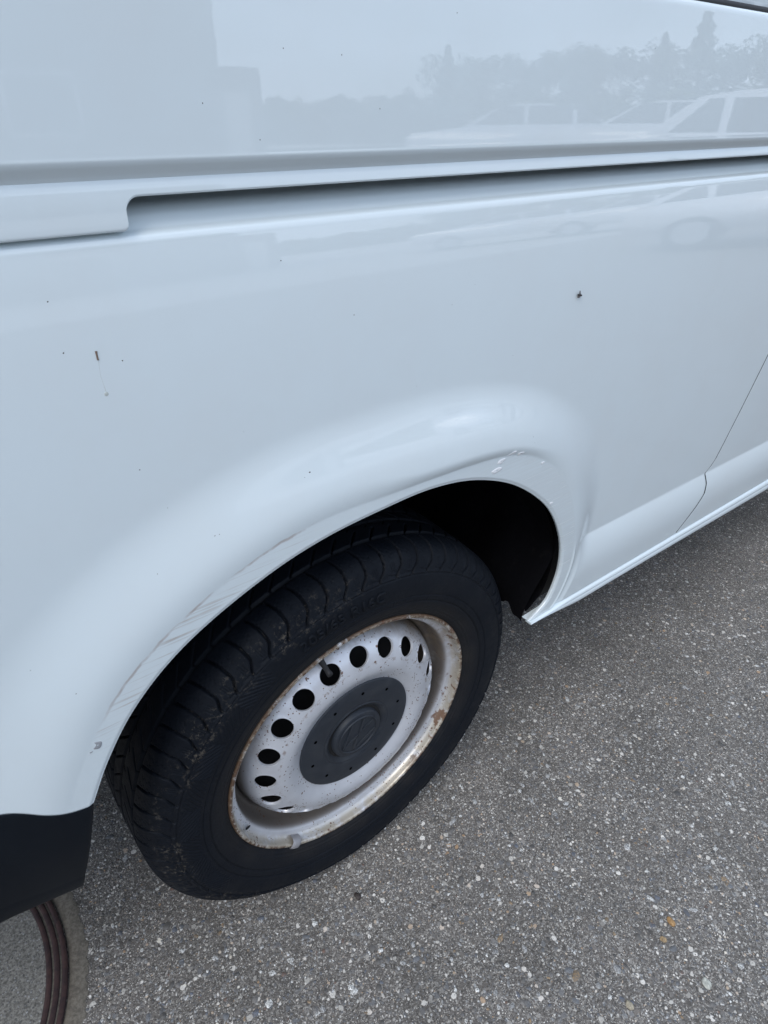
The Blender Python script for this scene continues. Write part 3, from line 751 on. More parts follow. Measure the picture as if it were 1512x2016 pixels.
# raised size marking on the sidewall
def ring_text(txt, r, theta_mid, size, height, parent, m, yfun, name='size_marking', space=1.0):
    cu = bpy.data.curves.new('lettering', 'FONT'); cu.body = txt; cu.size = size; cu.align_x = 'CENTER'; cu.extrude = 0
    cu.space_character = space; cu.offset = .0002
    ob = bpy.data.objects.new('lettering', cu); COL.objects.link(ob)
    dg = bpy.context.evaluated_depsgraph_get(); me0 = bpy.data.meshes.new_from_object(ob.evaluated_get(dg))
    bpy.data.objects.remove(ob, do_unlink=True)
    bm = bmesh.new(); bm.from_mesh(me0); bmesh.ops.triangulate(bm, faces=bm.faces)
    res = bmesh.ops.extrude_face_region(bm, geom=bm.faces[:])
    for e_ in res['geom']:
        if isinstance(e_, bmesh.types.BMVert): e_.co.z = 1.0
    for vt in bm.verts:
        rr_ = r + vt.co.y; t_ = math.radians(theta_mid) - vt.co.x / r
        y_ = yfun(rr_) - (height if vt.co.z > .5 else -.002)
        vt.co = (rr_ * math.cos(t_), y_, rr_ * math.sin(t_))
    return link(name, bm_mesh(bm, name), m, parent, smooth=False)
sw_y = lambda r_: float(np.interp(r_, dense[:560, 1][np.argsort(dense[:560, 1])], dense[:560, 0][np.argsort(dense[:560, 1])]))
ring_text('205/65 R16C', .2705, 98, .0235, .0022, wheel, M_RUBBER, sw_y, space=1.05)

# rim ---------------------------------------------------
RIM_PROF = [(.2175,.012),(.2200,.008),(.2207,.004),(.2205,.0008),(.2192,-.0012),(.2172,-.0019),(.2152,-.0012),(.2138,.0010),(.2130,.0060),(.2120,.0105),(.2100,.0140),(.2070,.0158),(.2035,.0166),(.2008,.0190),(.1992,.0250),(.1984,.0340),(.1970,.0430),(.1935,.0490),(.1890,.0520),(.1860,.0580),(.1850,.0800),(.186,.150)]
DISC = [(.1852,.0560),(.1838,.0480),(.1812,.0400),(.1770,.0310),(.1712,.0222),(.1650,.0152),(.1585,.0100),(.1510,.0056),(.1430,.0022),(.1350,.0000),(.1270,-.0006),(.1200,.0006),(.1130,.0034),(.1070,.0062),(.1020,.0082),(.0900,.0090)]
dd = spline(DISC, 400); rim_o = lathe('rim', [tuple(x_) for x_ in spline([(r_, y_) for r_, y_ in RIM_PROF], 110)], 360)
# disc with twenty holes: each 18 degree sector is a square-to-circle patch
sl_ = np.r_[0, np.cumsum(np.linalg.norm(np.diff(dd, axis=0), axis=1))]
s_of_r = lambda r_: np.interp(-r_, -dd[:, 0], sl_)
ra, rb = .1785, .1365; sa, sb, sc_ = s_of_r(ra), s_of_r(rb), s_of_r(.1585)
Vd, Fd, off = [], [], 0
nseg = 48; kk = np.arange(nseg) / nseg * 2 * PI + PI / 4
sqx, sqy = np.cos(kk), np.sin(kk); mxx = np.maximum(np.abs(sqx), np.abs(sqy)); sqx, sqy = sqx / mxx, sqy / mxx
for h in range(20):
    t0 = math.radians(16 + 18 * h); half = math.radians(9)
    rings_ = []
    for j, f in enumerate((-.25, -.12, -.04, 0, .03, .10, .22, .42, .7, 1.)):
        if f <= 0:
            rh = .0160 + (.0006 if f > -.05 and f < 0 else 0); a_t = t0 + np.cos(kk) * (rh / .1585); s_v = sc_ + np.sin(kk) * rh; depth = -f * .016
            rr_ = np.interp(s_v, sl_, dd[:, 0]); yy = np.interp(s_v, sl_, dd[:, 1]) + depth * .8; rr_ = rr_ - depth * .55
        else:
            ax = np.cos(kk) * .0160 / .1585; sx_ = np.sin(kk) * .0160
            bx_ = sqx * half; by_ = np.where(sqy > 0, sqy * (sb - sc_), sqy * (sc_ - sa))
            a_t = t0 + ax * (1 - f) + bx_ * f; s_v = sc_ + sx_ * (1 - f) + by_ * f
            rr_ = np.interp(s_v, sl_, dd[:, 0]); yy = np.interp(s_v, sl_, dd[:, 1]) - .0007 * max(0, 1 - f / .22) * (f > 0)
        if f == 0: yy = yy - .0004
        rings_.append(np.stack([rr_ * np.cos(a_t), yy, rr_ * np.sin(a_t)], -1))
    P = np.stack(rings_, 1); Vd.append(P.reshape(-1, 3)); Fd.append(grid_faces(nseg, P.shape[1], cu=True) + off); off += P.shape[0] * P.shape[1]
for lo_, hi_ in ((0, sa), (sb, sl_[-1])):
    s_v = np.linspace(lo_, hi_, 26); pr_ = np.stack([np.interp(s_v, sl_, dd[:, 0]), np.interp(s_v, sl_, dd[:, 1])], -1)
    t_ = np.linspace(0, 2 * PI, 360, endpoint=False)
    P = np.stack([np.cos(t_)[:, None] * pr_[None, :, 0], np.broadcast_to(pr_[None, :, 1], (360, 26)), np.sin(t_)[:, None] * pr_[None, :, 0]], -1)
    Vd.append(P.reshape(-1, 3)); Fd.append(grid_faces(360, 26, cu=True) + off); off += 360 * 26
dm = from_np('disc', np.vstack(Vd), np.vstack(Fd))
bm = bmesh.new(); bm.from_mesh(rim_o); bm.from_mesh(dm); bmesh.ops.remove_doubles(bm, verts=bm.verts, dist=.00005)
bmesh.ops.recalc_face_normals(bm, faces=bm.faces)
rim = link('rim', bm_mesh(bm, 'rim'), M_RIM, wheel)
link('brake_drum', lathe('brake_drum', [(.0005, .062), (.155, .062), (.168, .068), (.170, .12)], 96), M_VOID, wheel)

# hub cap ------------------------------------------------
cap_prof = [(.099, .012), (.1018, .0098), (.1022, .0076), (.1016, .0060), (.1000, .0052), (.080, .0046), (.0625, .0044), (.0608, .0046), (.0603, .0054), (.0597, .0047), (.0585, .0040), (.0560, .0046), (.0520, .0080), (.0480, .0112), (.0458, .0116), (.0448, .0100), (.0442, .0030), (.0432, .0016), (.0415, .0010), (.030, .0006), (.0004, .0005)]
capm = lathe('hub_cap', cap_prof, 220)
bm = bmesh.new(); bm.from_mesh(capm); bmesh.ops.recalc_face_normals(bm, faces=bm.faces)
# ten vent holes: their inner shade painted as near-black discs just proud of the ring
capo = link('hub_cap', bm_mesh(bm, 'hub_cap'), M_CAP, wheel)
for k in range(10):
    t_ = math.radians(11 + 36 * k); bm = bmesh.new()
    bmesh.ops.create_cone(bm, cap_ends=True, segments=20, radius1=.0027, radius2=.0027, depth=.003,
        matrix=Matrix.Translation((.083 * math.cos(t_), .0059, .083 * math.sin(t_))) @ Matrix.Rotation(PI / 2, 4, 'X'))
    link('vent_shade_disc', bm_mesh(bm, 'vent_shade_disc'), M_SHADE, wheel, smooth=False)
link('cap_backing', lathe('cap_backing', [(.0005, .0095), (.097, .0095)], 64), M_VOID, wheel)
# faint raised emblem: ring with a V standing over a W
def bars(segs, w, y0, y1):
    bm = bmesh.new()
    for (x0, z0), (x1, z1) in segs:
        d_ = Vector((x1 - x0, z1 - z0)); l_ = d_.length; d_ /= l_; n_ = Vector((-d_.y, d_.x)) * w / 2
        c4 = [(x0 + n_.x, z0 + n_.y), (x1 + n_.x, z1 + n_.y), (x1 - n_.x, z1 - n_.y), (x0 - n_.x, z0 - n_.y)]
        a_ = [bm.verts.new((cx_, y0, cz_)) for cx_, cz_ in c4]; b_ = [bm.verts.new((cx_ , y1, cz_)) for cx_, cz_ in c4]
        bm.faces.new(a_); bm.faces.new(b_[::-1])
        for i in range(4): bm.faces.new([a_[i], a_[(i+1) % 4], b_[(i+1) % 4], b_[i]])
    return bm
up_ax = math.radians(49); ex = (math.sin(up_ax), -math.cos(up_ax)); ey = (math.cos(up_ax), math.sin(up_ax))
L2 = lambda p_: (p_[0] * ex[0] + p_[1] * ey[0], p_[0] * ex[1] + p_[1] * ey[1])
vw = [((-.0125,.0305),(0,.0035)), ((0,.0035),(.0125,.0305)), ((-.029,.0165),(-.0125,-.0290)), ((-.0125,-.0290),(0,-.0020)), ((0,-.0020),(.0125,-.0290)), ((.0125,-.0290),(.029,.0165))]
bm = bars([(L2(a_), L2(b_)) for a_, b_ in vw], .0038, .0014, -.0014)
eo = link('emblem', bm_mesh(bm, 'emblem'), M_CAP, wheel, smooth=False)
link('emblem_ring', lathe('emblem_ring', [(.0340, .0015), (.0343, -.0012), (.0362, -.0012), (.0365, .0015)], 120), M_CAP, wheel)

# valve, balance weight, chip on the flange ---------------
def tube(name, pts, rad_, m, parent, n=16):
    P = np.array(pts, float); rows = []
    for i, p_ in enumerate(P):
        t_ = P[min(i + 1, len(P) - 1)] - P[max(i - 1, 0)]; t_ /= np.linalg.norm(t_)
        a_ = np.cross(t_, [0, 1, 0]); a_ /= np.linalg.norm(a_); b_ = np.cross(t_, a_); k_ = np.arange(n) / n * 2 * PI
        rows.append(p_ + rad_[i] * (np.cos(k_)[:, None] * a_ + np.sin(k_)[:, None] * b_))
    return link(name, grid_mesh(name, np.stack(rows, 0), cv=True), m, parent)
tt = math.radians(107)
vv_ = lambda r_, y_, dt=0.: (r_ * math.cos(tt + dt), y_, r_ * math.sin(tt + dt))
tube('valve', [vv_(.200, .026), vv_(.193, .018), vv_(.187, .012), vv_(.181, .0075), vv_(.1765, .005), vv_(.1760, .0047), vv_(.1710, .002), vv_(.1707, .0018)], [.0058, .0052, .0042, .0036, .0036, .0043, .0043, .0003], M_DARK, wheel)
tw = math.radians(-124.5)
n_t, n_r = 16, 8
def weight():
    rows = []
    for i in range(n_t):
        a_ = tw + (i / (n_t - 1) - .5) * .085
        e_ = 1 - abs(i / (n_t - 1) - .5) ** 3 * 4
        sec = [(.2215, .002), (.2222, -.0035 * e_), (.2190, -.0058 * e_), (.2140, -.0060 * e_), (.2090, -.0035 * e_), (.2065, .0035), (.2068, .010), (.2085, .0125)]
        rows.append([(r_ * math.cos(a_), y_, r_ * math.sin(a_)) for r_, y_ in sec])
    return grid_mesh('balance_weight', np.array(rows))
link('balance_weight', weight(), M_LEAD, wheel)
bm = bmesh.new(); a_ = math.radians(202.5)
bmesh.ops.create_icosphere(bm, subdivisions=2, radius=1)
Mx = Matrix.Translation((.2075 * math.cos(a_), .0132, .2075 * math.sin(a_))) @ Matrix.Rotation(-a_, 4, 'Y') @ Matrix.Diagonal((.0052, .0016, .0022, 1))
bmesh.ops.transform(bm, matrix=Mx, verts=bm.verts)
link('rust_chip', bm_mesh(bm, 'rust_chip'), M_VOID, wheel)

# the van's front right wheel (out of frame, stands where it belongs)
def copy_part(o, parent):
    c = o.copy(); COL.objects.link(c); c.parent = parent
    for ch_ in [x_ for x_ in o.children]: copy_part(ch_, c)
    return c
for x_, y_, rz in ((3.0, 0, 0), (3.0, 1.70, PI), (0, 1.70, PI)):
    w2 = copy_part(wheel, van); w2.location = (x_, y_, ZC); w2.rotation_euler = (0, 0, rz)

# ------------------------------------------------------------------ small marks on the side
def patch_mesh(outline, lift, thick=.0003):
    """thin irregular flake hugging the panel; outline in (x, z)"""
    o_ = spline(list(outline) + [outline[0]], 28)[:-1]; c_ = o_.mean(0)
    rings_ = [c_ + (o_ - c_) * f_ for f_ in (1.0, .93, .6, .2)]
    rows = []
    for f_, rg in zip((0, 1, 1, 1), rings_):
        rows.append(np.stack([rg[:, 0], surf(rg[:, 0], rg[:, 1]) - lift * f_ + (.0004 if f_ == 0 else 0), rg[:, 1]], -1))
    return grid_mesh('patch', np.stack(rows, 1), cu=True, flip=True)
M_FLAKE = mat('bare_primer', (.86, .87, .88), .35)
M_DIRT = mat('dark_dirt', (.045, .035, .03), .8)
M_LIME = mat('dried_drip', (.52, .55, .52), .7)
M_DRIP = mat('brown_drip', (.20, .14, .11), .7)
def blob(name, c, r, m, parent, rot=0):
    bm = bmesh.new(); bmesh.ops.create_icosphere(bm, subdivisions=3, radius=1)
    bmesh.ops.transform(bm, matrix=Matrix.Translation(c) @ Matrix.Rotation(rot, 4, 'Y') @ Matrix.Diagonal((*r, 1)), verts=bm.verts)
    return link(name, bm_mesh(bm, name), m, parent)
for k_, o_ in enumerate([[(0.15791, 0.44475), (0.16294, 0.4463), (0.17147, 0.44727), (0.17883, 0.44433), (0.17795, 0.44191), (0.17016, 0.44014), (0.16281, 0.43988)], [(0.16772, 0.45276), (0.16969, 0.45638), (0.17607, 0.45807), (0.18242, 0.45682), (0.18087, 0.45443), (0.17611, 0.45113), (0.17201, 0.45138)], [(0.18249, 0.45977), (0.18888, 0.46157), (0.19501, 0.46434), (0.19937, 0.46342), (0.19797, 0.46116), (0.19044, 0.45906)], [(0.20428, 0.45459), (0.20616, 0.4579), (0.21489, 0.45707), (0.21579, 0.45425), (0.21007, 0.45338), (0.20673, 0.45308)], [(0.25858, 0.42406), (0.25999, 0.42625), (0.26515, 0.42575), (0.26518, 0.4239), (0.26097, 0.42249)], [(0.29818, 0.34345), (0.29951, 0.34689), (0.30579, 0.34519), (0.30401, 0.34264)]]):
    up(link("paint_chip", patch_mesh(o_, .00035), M_FLAKE, van))
M_SMUDGE = mat("grey_scuff", (.33, .34, .36), .6)
for o_ in [[(-0.3562, 0.31821), (-0.34979, 0.31492), (-0.35054, 0.30936), (-0.35373, 0.30677), (-0.35866, 0.30972), (-0.35518, 0.31307)], [(-0.3625, 0.30769), (-0.3591, 0.3075), (-0.35964, 0.30638), (-0.36188, 0.30614)]]:
    up(link("scuff_mark", patch_mesh(o_, .0002), M_SMUDGE, van))
bm = bmesh.new()
for x_, z_, s_k in [(-0.0433, 0.6694, 1), (-0.2579, 0.6695, 1), (-0.2986, 0.7184, 1), (-0.2971, 0.6829, 1.1), (-0.1153, 0.7246, 1), (-0.3575, 0.3855, 1), (-0.1039, 0.5276, 2), (-0.2618, 0.5782, 1), (-0.2095, 0.496, 1), (-0.2051, 0.4961, 0.8), (-0.2667, 0.4774, 0.8), (-0.1103, 0.5244, 0.7), (0.0813, 0.66, 0.6), (0.2301, 0.4735, 0.8), (0.234, 0.4641, 0.7), (0.1128, 0.6761, 0.5), (-0.245, 0.5351, 0.6), (0.037, 0.5821, 0.5), (0.1861, 0.5856, 0.5), (-0.3839, 0.4249, 0.7), (-0.166, 0.5857, 0.5)]:
    y_ = float(surf(np.array([x_]), np.array([z_]))[0])
    bmesh.ops.create_icosphere(bm, subdivisions=1, radius=1, matrix=Matrix.Translation((x_, y_, z_)) @ Matrix.Rotation(x_ * 40, 4, 'Y') @ Matrix.Diagonal((.0005 * s_k, .0002, .00065 * s_k, 1)))
for x_, z_ in [(-0.1713, 0.8344), (-0.129, 0.8118), (-0.254, 0.765), (-0.0173, 0.8319), (0.3537, 0.8886), (-0.1049, 0.8681), (-0.3082, 0.7732), (-0.0542, 0.8663), (0.0624, 0.8994)]:
    y_ = float(np.interp(z_, zz_[::-1], yy_[::-1])) if z_ > .8 else -.0260
    bmesh.ops.create_icosphere(bm, subdivisions=1, radius=1, matrix=Matrix.Translation((x_, y_, z_)) @ Matrix.Diagonal((.00042, .0002, .0005, 1)))
so_ = up(link('dirt_specks', bm_mesh(bm, 'dirt_specks'), M_DIRT, van)); so_['kind'] = 'stuff' 
def surf_tube(name, pts, rad_, m):
    P_ = [(x_, float(surf(np.array([x_]), np.array([z_]))[0]), z_) for x_, z_ in pts]
    return up(tube(name, P_, rad_, m, van, 8))
surf_tube('drip_head', [(-0.2751, 0.6802), (-0.2752, 0.6779), (-0.2751, 0.6734)], [.0009, .0007, .0007], M_DIRT if False else M_DRIP)
surf_tube('drip_run', [(-0.275, 0.6722), (-0.2758, 0.6616), (-0.275, 0.6535), (-0.2745, 0.6486)], [.0001, .00007, .00007, .0002], M_LIME)
blob('drip_drop', (-0.2746, float(surf(np.array([-0.2746]), np.array([0.6470]))[0]), 0.6470), (.0016, .00025, .0017), M_LIME, van).location.z = ZC
# thin horizontal scratch on the lower panel in front of the arch

# fly --------------------------------------------------
FX, FZ = (0.2946, 0.6409)
fy = float(surf(np.array([FX]), np.array([FZ]))[0])
fly = empty('fly', (FX, fy, FZ + ZC), label='small dark fly resting on the white side panel', cat='fly')
M_FLY = mat('fly_body', (.02, .016, .018), .4); M_WING = mat('fly_wing', (.16, .15, .15), .3)
M_WING.node_tree.nodes['Principled BSDF'].inputs['Alpha'].default_value = .7
blob('abdomen', (-.0018, -.0016, -.0004), (.0026, .0013, .0014), M_FLY, fly, .35)
blob('thorax', (.0010, -.0018, -.0010), (.0016, .0013, .0013), M_FLY, fly)
blob('head', (.0030, -.0016, -.0016), (.0010, .0010, .0011), M_FLY, fly)
for s1, s2 in ((1.25, 1), (.1, -1)):
    blob('wing', (-.0022 if s2 > 0 else -.0028, -.0026, .0022 if s2 > 0 else -.0022), (.0034, .00012, .0013), M_WING, fly, s1)
for k in range(3):
    for s_k in (1, -1):
        tube('leg', [(.0004 + k * .0009 - .0008, -.0012, -.001), (.0008 + k * .001 - .0012, -.0014, -.001 + s_k * .0016), (.0010 + k * .0016 - .0022, -.0001, -.001 + s_k * .0030)], [.00015, .00012, .00008], M_FLY, fly, 6)

# loose pebbles on the asphalt -------------------------
def pebble(x, y, r, col, label, seed, name='pebble', flat_=.6, elong=1.4):
    bm = bmesh.new(); bmesh.ops.create_icosphere(bm, subdivisions=3, radius=1); rs = random.Random(seed)
    dirs = [(Vector((rs.uniform(-1, 1), rs.uniform(-1, 1), rs.uniform(-1, 1))).normalized(), rs.uniform(.62, .92)) for _ in range(9)]
    for v_ in bm.verts:
        for d_, k_ in dirs:
            t_ = v_.co.dot(d_)
            if t_ > k_: v_.co -= d_ * (t_ - k_)
    bmesh.ops.transform(bm, matrix=Matrix.Rotation(rs.uniform(0, 6), 4, 'Z') @ Matrix.Diagonal((r * elong, r, r * flat_, 1)), verts=bm.verts)
    mm = mat(name + '_stone', col, .65); q = NB(mm)
    q.l(q.mix(q.range(q.noise(q.obj(), 260, 5, .7), .35, .7), tuple(c_ * .6 for c_ in col), tuple(min(1, c_ * 1.2) for c_ in col)), q.b.inputs['Base Color'])
    q.bump(q.noise(q.obj(), 500, 3), .5, .0006)
    o_ = link(name, bm_mesh(bm, name), mm); o_.location = (x, y, r * flat_ * .55)
    return tag(o_, label, 'pebble', 'loose pebbles on the asphalt')
pebble(-.045, -.069, .0070, (.045, .033, .028), 'small dark brown pebble on the asphalt just below the tyre', 2, flat_=.7, elong=1.1)
pebble(.355, -.424, .0062, (.44, .26, .11), 'orange brown pebble lying above a smaller tan pebble', 5)
pebble(.319, -.432, .0050, (.38, .27, .15), 'small tan pebble just below the orange brown one', 9, elong=1.2)
pebble(.318, -.510, .0074, (.50, .50, .44), 'smooth cream oval pebble near the bottom right', 12, flat_=.4)
pebble(.193, -.452, .0056, (.40, .35, .26), 'beige angular pebble near the bottom edge', 16, flat_=.5)

# ------------------------------------------------------------------ the car park behind the camera, mirrored in the paint
M_GLASS = mat('dark_car_glass', (.02, .022, .025), .05, spec=.8)
M_TYRE2 = mat('plain_tyre', (.02, .02, .022), .7); M_ALLOY = mat('alloy', (.5, .5, .52), .3, metal=.8)
def side_prism(bm, prof, y0, y1, inset=0.0, ztop=.9):
    """closed side outline extruded across the car, leaning in above the waist"""
    def yy(z, s): k = max(0, z - ztop); return (y0 + k * .28) if s == 0 else (y1 - k * .28)
    a_ = [bm.verts.new((x_, yy(z_, 0) + inset, z_)) for x_, z_ in prof]; b_ = [bm.verts.new((x_, yy(z_, 1) - inset, z_)) for x_, z_ in prof]
    bm.faces.new(a_[::-1]); bm.faces.new(b_); n = len(prof)
    for i in range(n): bm.faces.new([a_[i], a_[(i+1) % n], b_[(i+1) % n], b_[i]])
def parked_car(loc, rz, col, label, scale=1.0, hatch=True, group='cars parked across the car park'):
    c = empty('parked_car', loc, label=label, cat='car', group=group); c.rotation_euler = (0, 0, rz); c.scale = (scale,) * 3
    mp_ = mat('car_paint', col, .35, coat=1.)
    bm = bmesh.new()
    body = [(-2.1,.35),(-2.15,.62),(-2.08,.88),(-1.0,1.0),(-.75,1.02),(1.55,1.04),(2.02,.98),(2.12,.70),(2.08,.35)]
    side_prism(bm, body, -.88, .88); bmesh.ops.bevel(bm, geom=bm.edges[:], offset=.05, segments=2, affect='EDGES')
    bmesh.ops.recalc_face_normals(bm, faces=bm.faces); link('body', bm_mesh(bm, 'body'), mp_, c)
    roof = [(-1.02,1.0),(-.35,1.40),(-.15,1.465),(.30,1.50),(1.0,1.48),(1.45,1.42),(1.95,1.02)] if hatch else [(-1.0,1.0),(-.3,1.38),(.1,1.44),(.7,1.43),(1.2,1.3),(1.7,1.03)]
    bm = bmesh.new(); side_prism(bm, roof, -.86, .86); bmesh.ops.recalc_face_normals(bm, faces=bm.faces)
    link('cabin', bm_mesh(bm, 'cabin'), mp_, c, smooth=False)
    for y_ in (-1, 1):
        for x0, x1, x2, x3 in ((-.80, .18, .18, -.22), (.26, 1.12, 1.10, .26), (1.20, 1.70, 1.34, 1.20)):
            bm = bmesh.new(); vs = []
            for x_, z_ in ((x0, 1.05), (x1, 1.05), (x2, 1.40), (x3, 1.40)):
                vs.append(bm.verts.new((x_, y_ * (.866 - max(0, z_ - .9) * .28), z_)))
            bm.faces.new(vs); g_ = link('side_window', bm_mesh(bm, 'side_window'), M_GLASS, c, smooth=False)
    for x_ in (-1.32, 1.30):
        for y_ in (-.80, .80):
            bm = bmesh.new(); bmesh.ops.create_cone(bm, cap_ends=True, segments=32, radius1=.32, radius2=.32, depth=.2,
                matrix=Matrix.Translation((x_, y_, .32)) @ Matrix.Rotation(PI / 2, 4, 'X'))
            w_ = link('wheel', bm_mesh(bm, 'wheel'), M_TYRE2, c, smooth=False)
            bm = bmesh.new(); bmesh.ops.create_cone(bm, cap_ends=True, segments=24, radius1=.2, radius2=.2, depth=.212,
                matrix=Matrix.Translation((x_, y_, .32)) @ Matrix.Rotation(PI / 2, 4, 'X'))
            link('hub', bm_mesh(bm, 'hub'), M_ALLOY, w_, smooth=False)
    bm = bmesh.new(); box(bm, -2.17, -2.13, -.6, -.3, .70, .82); link('headlight', bm_mesh(bm, 'headlight'), M_ALLOY, c, smooth=False)
    bm = bmesh.new(); box(bm, -2.17, -2.13, .3, .6, .70, .82); link('headlight', bm_mesh(bm, 'headlight'), M_ALLOY, c, smooth=False)
    return c
def polar(az, D): a_ = math.radians(az); return (D * math.sin(a_), -.03 - D * math.cos(a_))
x_, y_ = polar(71.5, 9.2); parked_car((x_, y_, 0), math.radians(68 + 180), (.75, .76, .78), 'white hatchback parked nearest across the car park, mirrored at the right edge')
x_, y_ = polar(58.5, 16.5); parked_car((x_, y_, 0), math.radians(60), (.66, .68, .70), 'silver grey saloon parked between two other cars, mirrored in the van paint', hatch=False, scale=1.1)
x_, y_ = polar(48, 17); parked_car((x_, y_, 0), math.radians(42), (.68, .70, .74), 'pale blue grey saloon parked farthest left of the three, mirrored in the van paint', hatch=False, scale=1.1)
M_APRON = mat('pale_concrete', (.42, .415, .40), .85); q = NB(M_APRON)
q.l(q.mix(q.noise(q.obj(), 3, 6), (.36, .355, .34), (.47, .465, .45)), q.b.inputs['Base Color'])
apr = box_part('concrete_parking_bays', M_APRON, None, -30, 70, -48, -7.5, -.05, .006); tag(apr, kind='structure')
# building with a stepped roof line on the left
M_WALL = mat('dark_render', (.15, .145, .14), .9); q = NB(M_WALL)
q.l(q.mix(q.noise(q.obj(), 1.2, 5), (.12, .118, .115), (.18, .175, .165)), q.b.inputs['Base Color'])
bd = empty('building', (0, -16.5, 0), label='low dark building with a stepped roof, mirrored in the van paint', cat='building')
box_part('wall', M_WALL, bd, -22, 8.1, -6, 0, 0, 6.6)
box_part('annexe', M_WALL, bd, 8.1, 9.5, -4, -.6, 0, 2.6)
for x_ in (-16, -12, -8, -4, 0, 4):
    for z_ in (1.0, 3.8):
        w_ = box_part('window', M_ALLOY, bd, x_ - .75, x_ + .75, -.02, .05, z_, z_ + 1.3); box_part('pane', M_GLASS, w_, x_ - .68, x_ + .68, .052, .06, z_ + .07, z_ + 1.23)
M_PALE = mat('pale_door', (.62, .62, .6), .6)
box_part('door', M_PALE, bd, 8.4, 9.1, -.6, -.54, 0, 2.0)
# ragged tree line
M_LEAF = mat('foliage', (.055, .085, .035), .7); q = NB(M_LEAF)
q.l(q.mix(q.range(q.noise(q.obj(), .6, 3), .35, .65), (.035, .060, .025), (.080, .110, .045)), q.b.inputs['Base Color'])
M_BARK = mat('bark', (.07, .055, .042), .9)
def tree_meshes(kind, seed):
    r_ = np.random.default_rng(seed); n = 2600
    if kind == 'conifer':
        h = r_.random(n) ** .8; rad_ = (1 - h) * .26 + .015; a_ = r_.uniform(0, 2 * PI, n); rr_ = rad_ * r_.random(n) ** .4 * (1 + .25 * np.sin(h * 55))
        c = np.stack([rr_ * np.cos(a_), rr_ * np.sin(a_), .12 + h * .88], -1)
    else:
        cl = np.stack([r_.normal(0, .20, 15), r_.normal(0, .20, 15), r_.uniform(.38, .86, 15)], -1); cr = r_.uniform(.08, .17, 15)
        k_ = r_.integers(0, 15, n); d_ = r_.normal(size=(n, 3)); d_ /= np.linalg.norm(d_, axis=1)[:, None]
        c = cl[k_] + d_ * (cr[k_] * r_.random(n) ** .35)[:, None]
    s = r_.uniform(.010, .026, n); a1 = r_.normal(size=(n, 3)); a1 /= np.linalg.norm(a1, axis=1)[:, None]; a2 = np.cross(a1, r_.normal(size=(n, 3))); a2 /= np.linalg.norm(a2, axis=1)[:, None]
    V = np.stack([c - a1 * s[:, None], c + a2 * s[:, None] * .6, c + a1 * s[:, None], c - a2 * s[:, None] * .6], 1)
    crown = from_np('crown', V.reshape(-1, 3), np.arange(n * 4).reshape(-1, 4))
    tr = bmesh.new(); bmesh.ops.create_cone(tr, cap_ends=False, segments=10, radius1=.028, radius2=.008, depth=.75, matrix=Matrix.Translation((0, 0, .375)))
    return crown, bm_mesh(tr, 'trunk')
TM = {('conifer', 1): tree_meshes('conifer', 11), ('broadleaf', 1): tree_meshes('b', 12), ('broadleaf', 2): tree_meshes('b', 13), ('broadleaf', 3): tree_meshes('b', 14)}
rt = random.Random(4); WOODV, WOODT = [], []
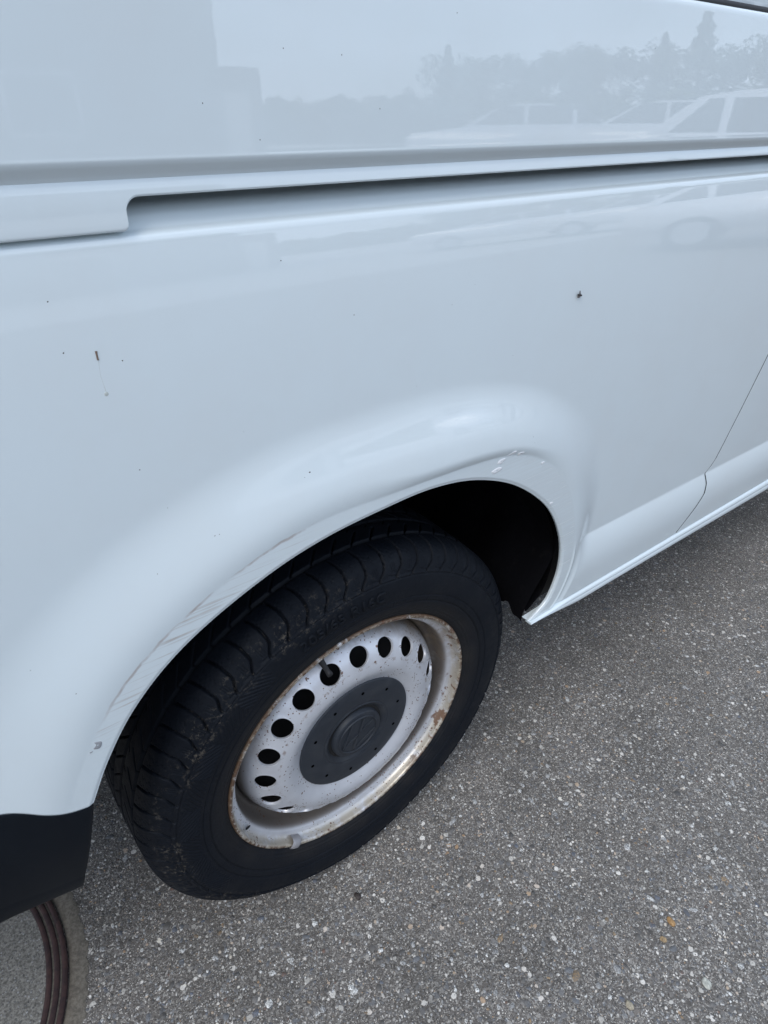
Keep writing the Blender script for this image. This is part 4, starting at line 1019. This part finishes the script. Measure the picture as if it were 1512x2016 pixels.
#  azimuth, elevation of the top as mirrored, kind
for az, el, kd, vr in ((31,3.0,'broadleaf',1),(33.5,3.4,'broadleaf',2),(36,3.2,'broadleaf',3),(38.5,3.6,'broadleaf',1),(41,3.9,'broadleaf',2),(43,6.6,'conifer',1),(44.2,6.2,'broadleaf',3),(46,6.3,'broadleaf',1),(48,5.2,'broadleaf',2),
                       (50,5.9,'broadleaf',3),(52.3,6.6,'broadleaf',1),(54.5,7.0,'broadleaf',2),(56.3,6.6,'broadleaf',3),(57.8,6.9,'conifer',1),(60.3,8.4,'conifer',1),(61.6,6.6,'broadleaf',1),(63.5,7.2,'broadleaf',2),(66,6.8,'broadleaf',3),(68.5,6.4,'broadleaf',1),(71,6.6,'broadleaf',2),(74,6.9,'broadleaf',3),(77,6.2,'broadleaf',1)):
    D = 58 + rt.uniform(-3, 3); px_, py_ = polar(az, D); h = 1.2 + D * math.tan(math.radians(el - 1.1))
    sx = h * rt.uniform(.95, 1.25) if kd != 'conifer' else h * .9
    wx = max(sx, 4.2); cr_, tk_ = TM[(kd, vr)]; rz = rt.uniform(0, 6)
    if kd == 'conifer':
        nc = len([o_ for o_ in COL.objects if o_.name.startswith('conifer_tree')])
        t_ = empty('conifer_tree', (px_, py_, 0), label=['slender conifer at the left end of the tall trees mirrored in the upper panel', 'shorter conifer just left of the tallest one mirrored near the top right', 'tallest pointed conifer in the tree line mirrored near the top right'][nc], cat='tree')
        t_.scale = (wx, wx, h); t_.rotation_euler = (0, 0, rz)
        link('crown', cr_, M_LEAF, t_, smooth=False); link('trunk', tk_, M_BARK, t_, smooth=False)
    else:
        for me_, ms_ in ((cr_, WOODV), (tk_, WOODT)):
            co = np.zeros(len(me_.vertices) * 3); me_.vertices.foreach_get('co', co); co = co.reshape(-1, 3)
            c_, s_ = math.cos(rz), math.sin(rz)
            ms_.append(np.stack([(co[:, 0] * c_ - co[:, 1] * s_) * wx + px_, (co[:, 0] * s_ + co[:, 1] * c_) * wx + py_, co[:, 2] * h], -1))
V = np.vstack(WOODV)
wd = link('woodland', from_np('woodland', V, np.arange(len(V)).reshape(-1, 4)), M_LEAF, smooth=False); tag(wd, 'far dark green wood edge mirrored in the van paint', 'woodland', kind='stuff')
# low dense hedge in front of the trees so the line is closed down to the ground
hx, hy = [], []
nh = 9000; ah = rng.uniform(29, 80, nh); Dh = rng.uniform(50, 53, nh); hh = rng.random(nh) * (2.6 + .5 * np.sin(ah * 1.3))
P = np.stack([Dh * np.sin(np.radians(ah)), -.03 - Dh * np.cos(np.radians(ah)), hh], -1); s = rng.uniform(.15, .4, nh)[:, None]
a1 = rng.normal(size=(nh, 3)); a1 /= np.linalg.norm(a1, axis=1)[:, None]; a2 = np.cross(a1, rng.normal(size=(nh, 3))); a2 /= np.linalg.norm(a2, axis=1)[:, None]
V = np.stack([P - a1 * s, P + a2 * s * .7, P + a1 * s, P - a2 * s * .7], 1)
hg = link('hedge', from_np('hedge', V.reshape(-1, 3), np.arange(nh * 4).reshape(-1, 4)), M_LEAF, smooth=False); tag(hg, 'dense dark hedge below the tree line, mirrored in the van paint', 'hedge', kind='stuff')
